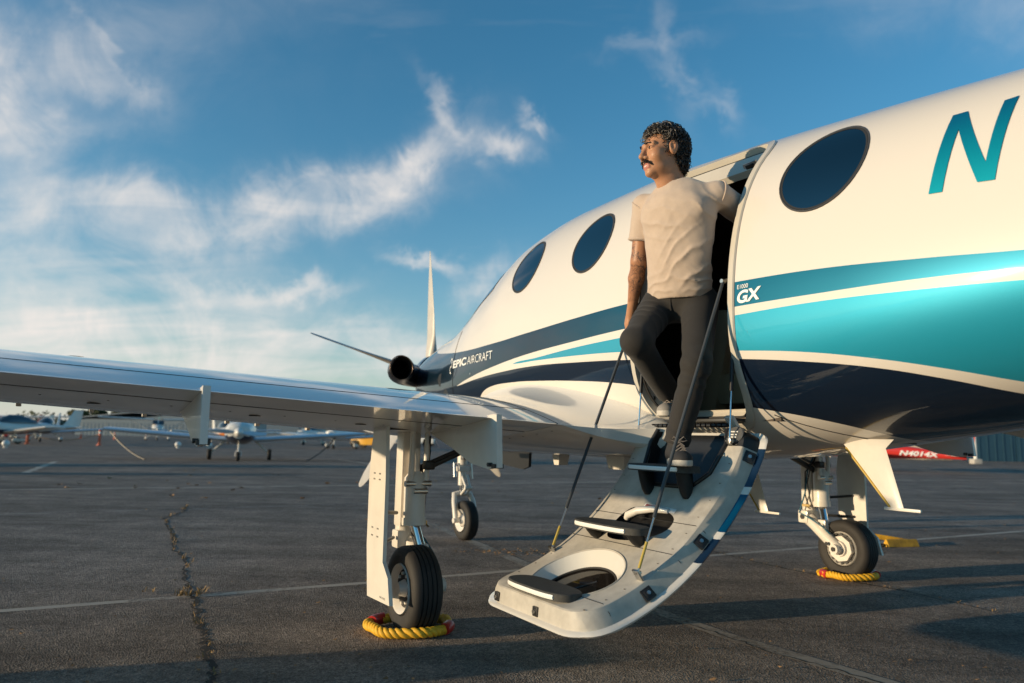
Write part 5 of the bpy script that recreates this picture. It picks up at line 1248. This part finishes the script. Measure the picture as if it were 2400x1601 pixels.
def d_core(P):
    d = ellip(P, J['chest'], (.15,.085,.20), TF); d = smin(d, ellip(P, J['waist'], (.135,.08,.16), TF), .06)
    d = smin(d, ellip(P, J['pelvis'], (.14,.09,.11), TF), .05)
    for a, b_, r0, r1 in (('Rhip','Rkn',.062,.045),('Rkn','Ran',.045,.030),('Lhip','Lkn',.062,.045),('Lkn','Lan',.045,.030),('Lsh','Lel',.048,.040),('Lel','Lwr',.040,.030)): d = smin(d, cap(P, J[a], J[b_], r0, r1), .02)
    d = smin(d, d_armR(P), .02); d = smin(d, cap(P, nk1, J['chest'], .06, .08), .03); d = smin(d, cap(P, J['Rsh'], J['Lsh'], .05), .04)
    return d
def skin_mat():
    m = mat('skin', (.40,.215,.135), .48, spec=.4); nt = m.node_tree; N = nt.nodes.new; L = nt.links.new; p = nt.nodes['Principled BSDF']
    p.inputs['Subsurface Weight'].default_value = .12; p.inputs['Subsurface Radius'].default_value = (.02,.008,.004)
    tc = N('ShaderNodeTexCoord'); n = N('ShaderNodeTexNoise'); n.inputs['Scale'].default_value = 26; n.inputs['Detail'].default_value = 5; L(tc.outputs['Object'], n.inputs['Vector'])
    r = N('ShaderNodeValToRGB'); r.color_ramp.elements[0].position = .32; r.color_ramp.elements[0].color = (.41,.200,.108,1); r.color_ramp.elements[1].position = .70; r.color_ramp.elements[1].color = (.46,.235,.132,1); L(n.outputs['Fac'], r.inputs[0])
    L(r.outputs[0], p.inputs['Base Color']); return m
def tattoo_mat():
    m = mat('tattooed_skin', (.40,.215,.135), .48, spec=.4); nt = m.node_tree; N = nt.nodes.new; L = nt.links.new; p = nt.nodes['Principled BSDF']
    tc = N('ShaderNodeTexCoord'); n = N('ShaderNodeTexNoise'); n.inputs['Scale'].default_value = 30; n.inputs['Detail'].default_value = 5; n.inputs['Distortion'].default_value = 2.2; L(tc.outputs['Object'], n.inputs['Vector'])
    r = N('ShaderNodeValToRGB'); e = r.color_ramp.elements; e[0].position = .0; e[0].color = (0,0,0,1); e[1].position = 1; e[1].color = (0,0,0,1)
    for ps, c in ((.47,0),(.50,1),(.525,0),(.575,0),(.595,.9),(.66,.7),(.68,0)): q = e.new(ps); q.color = (c,c,c,1)
    L(n.outputs['Fac'], r.inputs[0])
    n3 = N('ShaderNodeTexNoise'); n3.inputs['Scale'].default_value = 11; n3.inputs['Detail'].default_value = 2; L(tc.outputs['Object'], n3.inputs['Vector'])
    k = N('ShaderNodeMapRange'); k.inputs[1].default_value = .36; k.inputs[2].default_value = .44; L(n3.outputs['Fac'], k.inputs[0])
    mu = N('ShaderNodeMath'); mu.operation = 'MULTIPLY'; L(r.outputs[0], mu.inputs[0]); L(k.outputs[0], mu.inputs[1])
    mx = N('ShaderNodeMix'); mx.data_type = 'RGBA'; mx.inputs['A'].default_value = (.39,.185,.10,1); mx.inputs['B'].default_value = (.035,.034,.036,1); L(mu.outputs[0], mx.inputs['Factor']); L(mx.outputs['Result'], p.inputs['Base Color']); return m
SKIN = skin_mat(); TATT = tattoo_mat(); LIP = mat('lips', (.42,.16,.12), .45); TEETH = mat('teeth', (.75,.72,.66), .3)
hv = nets(d_skin_head, HC+np.array((-.16,-.16,-.30)), HC+np.array((.19,.17,.16)), .0036)
cv_ = nets(d_core, np.array((.40,3.20,.95)), np.array((1.46,4.02,2.32)), .0085)
gv = nets(d_hand, np.minimum(J['Rwr'], GR)-.09, np.maximum(J['Rwr'], GR)+.09, .0034)
def pick_skin(C):
    q = hl(C); lip = (np.abs(q[:,0]) < .024) & (q[:,1] > .080) & (q[:,2] < -.061) & (q[:,2] > -.092)
    tx = C[:, 0]; arm = (C[:,2] < 2.10) & (C[:,2] > 1.745) & (np.linalg.norm(C[:, :2]-J['Rel'][:2], axis=1) < .20) & (tx < .74)
    return np.where(lip, 1, np.where(arm, 2, 0))
man = sdf_obj('person', [(relax(*hv, 1, .35), hv[1]), (relax(*cv_, 2), cv_[1]), (relax(*gv, 1, .4), gv[1])], [SKIN, LIP, TATT], None, pick_skin)
tag(man, 'person in a tan T-shirt and dark trousers stepping out of the airplane door', 'person')
# ---- t-shirt
elbow_dir = unit(J['Rel']-J['Rsh']); sl_end = J['Rsh']+elbow_dir*.185; lsl_end = J['Lsh']+unit(J['Lel']-J['Lsh'])*.20
def d_shirt(P):
    lo = (P-J['chest'])@TF.T                              # x his left, y front, z up
    d = ellip(P, J['chest']+TF[2]*.05, (.190,.118,.19), TF)
    d = smin(d, ellip(P, J['chest']*.45+J['waist']*.55+TFWD*.012, (.172,.115,.20), TF), .07)
    d = smin(d, ellip(P, J['waist']*.55+J['pelvis']*.45+TFWD*.006, (.170,.122,.15), TF), .06)
    d = smin(d, cap(P, J['Rsh']-TF[2]*.005, J['Lsh']-TF[2]*.005, .058), .06)
    d = smin(d, cap(P, J['neck1']-TF[2]*.015, J['chest']+TF[2]*.1, .075, .11), .05)
    for s in (-1, 1): d = smin(d, ellip(P, J['chest']+TF[0]*s*.075+TF[2]*.065+TFWD*.072, (.085,.030,.060), TF), .06)
    d = smin(d, cap(P, J['Rsh'], sl_end, .062, .067), .028)
    d = smin(d, cap(P, J['Lsh'], lsl_end, .064, .068), .028)
    x, y, z = lo[..., 0], lo[..., 1], lo[..., 2]
    w = wob(P, 14, 3)*.034+wob(P, 33, 8)*.010
    fold = lambda v: 1.7*(1-np.abs(np.sin(v/2)))**2-.45
    # folds: drawn from the right armpit across the chest, and slanting up to the left hip side
    f1 = fold((z+.30*x+w)*2*np.pi/.070+1.2)*np.exp(-((z-.0)/.10)**2)*np.exp(-((x+.05)/.13)**2)
    f2 = fold((z-1.05*x+w*1.2)*2*np.pi/.085)*np.exp(-((z+.17)/.14)**2)*np.exp(-((x-.07)/.10)**2)
    f3 = fold((z-.12*x+w*1.4)*2*np.pi/.055+.5)*np.exp(-((z+.29)/.06)**2)
    f4 = fold((x*.8+z*.5+w)*2*np.pi/.050)*np.exp(-((x-.185)/.05)**2)*np.exp(-((z-.08)/.11)**2)
    d = d-.0046*f1-.0068*f2-.0040*f3-.0042*f4-.0022*wob(P, 22, 9)-.0016*wob(P, 55, 19)
    sr = ((P-sl_end)@elbow_dir); d = np.maximum(d, np.where(((P-J['Rsh'])@elbow_dir > .06) & (np.linalg.norm(P-sl_end, axis=-1) < .12), sr, -1))
    hem = (P-(J['waist']*.12+J['pelvis']*.88))@TF[2]+.006*wob(P, 18, 5); d = np.maximum(d, -(hem+.012))
    nc = J['neck1']+TFWD*.010+TF[2]*.006
    d = -smin(-d, cap(P, nc-TF[2]*.012, nc+TF[2]*.12+TFWD*.02, .062, .085), .006)
    return d
sv = nets(d_shirt, np.array((.50,3.26,1.62)), np.array((1.30,3.95,2.36)), .006)
TAN = mat('tan_cotton', (.49,.388,.312), .9, sheen=.25, bump=(900,.25,.001), var=(40,.06))
shirt = sdf_obj('t_shirt', [(relax(*sv, 1, .35), sv[1])], [TAN], man)
e1_ = unit(np.cross(elbow_dir, (0,1,.2))); e2_ = np.cross(elbow_dir, e1_)
b = MB(); b.tube([sl_end-elbow_dir*.008+(e1_*math.cos(a)+e2_*math.sin(a))*(.0665+.002*math.sin(3*a)) for a in [2*math.pi*i/36 for i in range(37)]], .0055, 7)
b.v = [tuple(np.array(v)-BASE) for v in b.v]; b.build('sleeve_hem', TAN, shirt, 60)
b = MB(); nc = J['neck1']+TFWD*.014+TF[2]*.004
b.tube([nc+(TF[0]*.074*math.cos(a)+TFWD*.076*math.sin(a))+TF[2]*(.012-.020*math.sin(a)) for a in [2*math.pi*i/40 for i in range(41)]], .0105, 8)
b.v = [tuple(np.array(v)-BASE) for v in b.v]; b.build('collar', TAN, shirt, 60)
for sh_, en_, rr_ in (('Rsh','Rel',.0655), ('Lsh','Lel',.0680)):
    dd = unit(J[en_]-J[sh_]); dd = unit(dd+.55*TF[0]*(-1 if sh_ == 'Rsh' else 1)); e1_ = unit(np.cross(dd, (0,1,.2))); e2_ = np.cross(dd, e1_); c0 = J[sh_]+dd*.012
    b = MB(); b.tube([c0+(e1_*math.cos(a)+e2_*math.sin(a))*rr_*1.02 for a in [2*math.pi*i/40 for i in range(41)]], .0042, 7); b.v = [tuple(np.array(v)-BASE) for v in b.v]; b.build('armhole_seam', TAN, shirt, 60)
# ---- trousers
def d_trousers(P):
    d = ellip(P, J['pelvis']-TF[2]*.01, (.166,.118,.105), TF)
    d = smin(d, ellip(P, J['pelvis']*.7+J['waist']*.3, (.158,.112,.10), TF), .04)
    dR = smin(cap(P, J['Rhip'], J['Rkn'], .094, .070), cap(P, J['Rkn'], J['Ran'], .068, .062), .03)
    dL = smin(cap(P, J['Lhip'], J['Lkn'], .094, .066), cap(P, J['Lkn'], J['Lan']+np.array((0,0,-.005)), .064, .060), .03)
    d = smin(smin(d, dR, .035), dL, .035)
    w = wob(P, 16, 21)*.022
    rel = P-J['Rkn']; ax = unit(J['Rhip']-J['Rkn']); l = rel@ax
    f = (1.7*(1-np.abs(np.sin((l+w*1.6)*np.pi/.060)))**2-.45)*np.exp(-((l-.22)/.12)**2)*np.exp(-(np.linalg.norm(rel-l[..., None]*ax, axis=-1)/.14)**2)
    axs = unit(J['Lan']-J['Lkn']); l2 = (P-J['Lkn'])@axs
    f2 = np.sin((l2+w*1.5)*2*np.pi/.075)*np.exp(-((l2-.06)/.10)**2)+.8*np.sin((l2+w*1.3)*2*np.pi/.055)*np.exp(-((l2-.34)/.06)**2)
    near = np.exp(-((np.linalg.norm(P-J['Lkn']-l2[..., None]*axs, axis=-1))/.12)**2)
    d = d-.0050*f-.0050*f2*near-.0035*wob(P, 20, 31)
    d = np.maximum(d, ((P-J['Lan'])@axs-.012)*np.where(np.linalg.norm(P-J['Lan'], axis=-1) < .16, 1, 0)-np.where(np.linalg.norm(P-J['Lan'], axis=-1) < .16, 0, 1))
    return d
tv = nets(d_trousers, np.array((.42,3.20,.94)), np.array((1.16,4.02,1.84)), .0068)
CHINO = mat('charcoal_trousers', (.019,.017,.016), .85, sheen=.08, bump=(700,.2,.001), var=(30,.15))
trs = sdf_obj('trousers', [(relax(*tv, 1, .35), tv[1])], [CHINO], man)
b = MB(); fl_ = [J['waist']*(.30-.30*q)+J['pelvis']*(.70+.30*q)+TFWD*(.120-.004*q)-TF[2]*.055*q+TF[0]*(.012) for q in np.linspace(0,1,8)]
b.tube(fl_, .0035, 6); b.v = [tuple(np.array(v)-BASE) for v in b.v]; b.build('fly_seam', CHINO, trs, 60)
# ---- shoes
def shoe(name, heel, toe, zb, mu, ms, upper_to, lace=True):
    heel = np.array(heel); toe = np.array(toe); f = unit(toe-heel); u = np.array((0,0,1.0)); F = np.array([np.cross(f, u), f, u])
    Lf = np.linalg.norm(toe-heel)
    def ds(P):
        q = (P-heel)@F.T; y = q[..., 1]/Lf; w = .036+.012*np.clip(y*1.4, 0, 1)-.012*np.clip((y-.75)*4, 0, 1)
        return np.maximum(np.maximum(np.sqrt((q[..., 0]/1.0)**2+np.maximum(0, np.maximum(-q[..., 1]+.02, q[..., 1]-Lf+.035))**2)-w, q[..., 2]-.030), -q[..., 2])
    def du(P):
        d = smin(cap(P, heel+f*.035+u*.045, toe-f*.045+u*.030, .040, .034), cap(P, heel+f*.04+u*.05, np.array(upper_to), .042, .040), .03)
        d = smin(d, ellip(P, toe-f*.05+u*.028, (.044,.050,.030), F), .02)
        return np.maximum(d, -((P-heel)@u-.022))
    lo = np.minimum(heel, toe)-.09; hi = np.maximum(heel, toe)+np.array((.09,.09,.20)); lo[2] = zb-.015
    a = nets(ds, lo, hi, .0052); c = nets(du, lo, hi, .0052)
    o = sdf_obj(name, [(relax(*c, 1, .4), c[1])], [mu], man); sdf_obj('sole', [(a[0], a[1])], [ms], o)
    if lace:
        b = MB()
        for k in range(4):
            p = heel+f*(Lf*.52+.026*k)+u*(.098-.011*k); b.tube([p-F[0]*.024-u*.012, p+u*.006, p+F[0]*.024-u*.012], .0032, 6)
        p = heel+f*(Lf*.50)+u*.110
        for s in (-1, 1): b.tube([p, p+F[0]*s*.022+u*.018, p+F[0]*s*.036+u*.002, p+F[0]*s*.018-u*.004, p], .0028, 6)
        b.v = [tuple(np.array(v)-BASE) for v in b.v]; b.build('lace', mat('lace_grey', (.22,.19,.17), .8), o, 60)
    return o
SH1 = mat('black_knit_shoe', (.022,.022,.024), .8, bump=(500,.3,.001)); SOLE = mat('off_white_sole', (.50,.47,.42), .6, var=(20,.15)); SH2 = mat('pale_sneaker', (.26,.24,.22), .7, bump=(200,.3,.002))
shoe('shoe', (.772,3.475,.892), (.757,3.205,.892), .89, SH1, SOLE, J['Lan'])
shoe('shoe', to_w(-.600,-.735)+(1.124,), to_w(-.830,-.845)+(1.124,), 1.12, SH2, SOLE, J['Ran'])
# ---- hair, brows, moustache, eyes
HAIR = mat('dark_hair', (.010,.009,.008), .45, spec=.5); GREYH = mat('greying_hair', (.16,.14,.12), .5)
rnd = random.Random(3)
def curl(mb, p, n, r, th, mi):
    # a wavy lock that lies back over the skull and lifts a little from it
    n = Vector(n).normalized(); back = Vector(HF[1])*-.75+Vector(HF[2])*-.55+Vector((rnd.gauss(0,.55), rnd.gauss(0,.55), rnd.gauss(0,.55)))
    t = (back-n*back.dot(n)).normalized(); bn = n.cross(t); L_ = rnd.uniform(.022,.042); a0 = rnd.uniform(0,6.28); wv = rnd.uniform(5.0,8.5); path = []
    for k in range(10):
        q = k/9; path.append(Vector(p)+t*L_*q-n*(.010*q*q)+n*(.008+r*.85*math.sin(a0+wv*q)+.008*math.sin(q*3.1))+bn*r*.95*math.cos(a0+wv*q))
    mb.tube(path, [th]*8+[th*.8,th*.4], 5, mi)
hairm = MB()
def d_cap(P):
    q = hl(P); d = ellip(q, (0,-.022,.032), (.083,.106,.100))
    d = smin(d, ellip(q, (0,-.070,-.045), (.058,.042,.060)), .03)
    face = np.maximum(q[..., 1]-(.045+.35*(q[..., 2]-.045)), -(.105-q[..., 2]))
    cut = np.maximum(q[..., 1]-.050, q[..., 2]-.066); front = np.maximum(-(q[..., 1]-.028), q[..., 2]-.072)
    d = np.maximum(d, -np.maximum(-(q[..., 1]-.018), q[..., 2]-.072))
    low = np.maximum(-(q[..., 1]+.030), q[..., 2]+.004); d = np.maximum(d, -np.maximum(-(q[..., 1]+.034), q[..., 2]+.020))
    return (d-.004*wob(P, 120, 4))*HS
cpv = nets(d_cap, HC+np.array((-.15,-.15,-.16)), HC+np.array((.16,.15,.16)), .0045)
hair = sdf_obj('hair', [(cpv[0], cpv[1])], [HAIR], man)
cn = np.zeros_like(cpv[0]); v_ = cpv[0]; qd = cpv[1]; nn = np.cross(v_[qd[:,2]]-v_[qd[:,0]], v_[qd[:,3]]-v_[qd[:,1]])
for i in range(4): np.add.at(cn, qd[:, i], nn)
ids = list(range(len(v_))); rnd.shuffle(ids); cnt_ = 0
for i in ids:
    if cnt_ >= 1500: break
    q = hl(v_[i]); n = cn[i]/(np.linalg.norm(cn[i])+1e-9); nl = HF@n
    if np.dot(v_[i]-HC, n) < 0: n = -n
    out = v_[i]-hw_((0,-.02,.02)); 
    if np.dot(out, n) < .3*np.linalg.norm(out): continue
    if abs(q[0]) > .060 and -.045 < q[1] < .035 and q[2] < .040: continue
    grey = rnd.random() < (.55 if (q[1] > .015 and q[2] < .075) else .34 if q[1] > .03 else .07)
    curl(hairm, v_[i]-BASE, n, rnd.uniform(.007,.0145)*(1.15 if q[2] > .05 else .9), rnd.uniform(.0010,.0021), 1 if grey else 0); cnt_ += 1
hairm.build('curls', [mat('hair_strand', (.020,.017,.015), .38), GREYH], hair, 60)['kind'] = 'stuff'
def hairline(name, pts, r0, r1, n, m_, parent=man):
    b = MB(); P = [np.array(p, float) for p in pts]
    for k in range(n):
        q = rnd.random()*(len(P)-1); i = int(q); p = P[i]*(1-(q-i))+P[i+1]*(q-i); d = unit(P[i+1]-P[i]); jit = np.array([rnd.gauss(0,1) for _ in range(3)])*r0
        a = p+jit; e = a+d*r1+np.array((0,.002,-.004)); b.tube([hw_(a)-BASE, hw_((a+e)/2+np.array((0,.002,0)))-BASE, hw_(e)-BASE], [.0012,.0013,.0006], 5)
    o = b.build(name, m_, parent, 60); o['kind'] = 'stuff'; return o
for s in (-1, 1):
    hairline('moustache', [(0,.108,-.054),(s*.014,.104,-.055),(s*.026,.094,-.062),(s*.033,.085,-.072)], .0028, .008, 80, HAIR)
    hairline('eyebrow', [(s*.013,.102,.026),(s*.028,.098,.0305),(s*.040,.088,.028)], .0010, .006, 34, HAIR)
    hairline('sideburn', [(s*.0735,.010,.02),(s*.0745,.012,.0),(s*.0745,.012,-.018)], .0032, .006, 30, HAIR)
    b = MB(); b.lathe([(-.0035,.001),(-.001,.0062),(.0005,.0066),(.0015,.004),(.002,.0005)], (0,0,0), 'Y', 14)
    c = hw_((s*.0315,.0915,.004)); b.v = [tuple(c-BASE+np.array(v)@HF*HS) for v in b.v]; b.build('iris', mat('dark_iris', (.03,.018,.012), .15), man, 60)
    b = MB(); b.tube([hw_((s*x,y,z))-BASE for x, y, z in ((.019,.094,.007),(.031,.0962,.0118),(.042,.089,.008))], .0012, 6); b.build('eyelid', mat('lid_brown', (.10,.045,.028), .6), man, 60)  # dark skin-brown line along the upper lid
b = MB(); b.tube([hw_((x,.0985-.6*abs(x)*.3,-.0765))-BASE for x in np.linspace(-.013,.013,7)], .0035, 6); b.build('teeth', TEETH, man, 60)
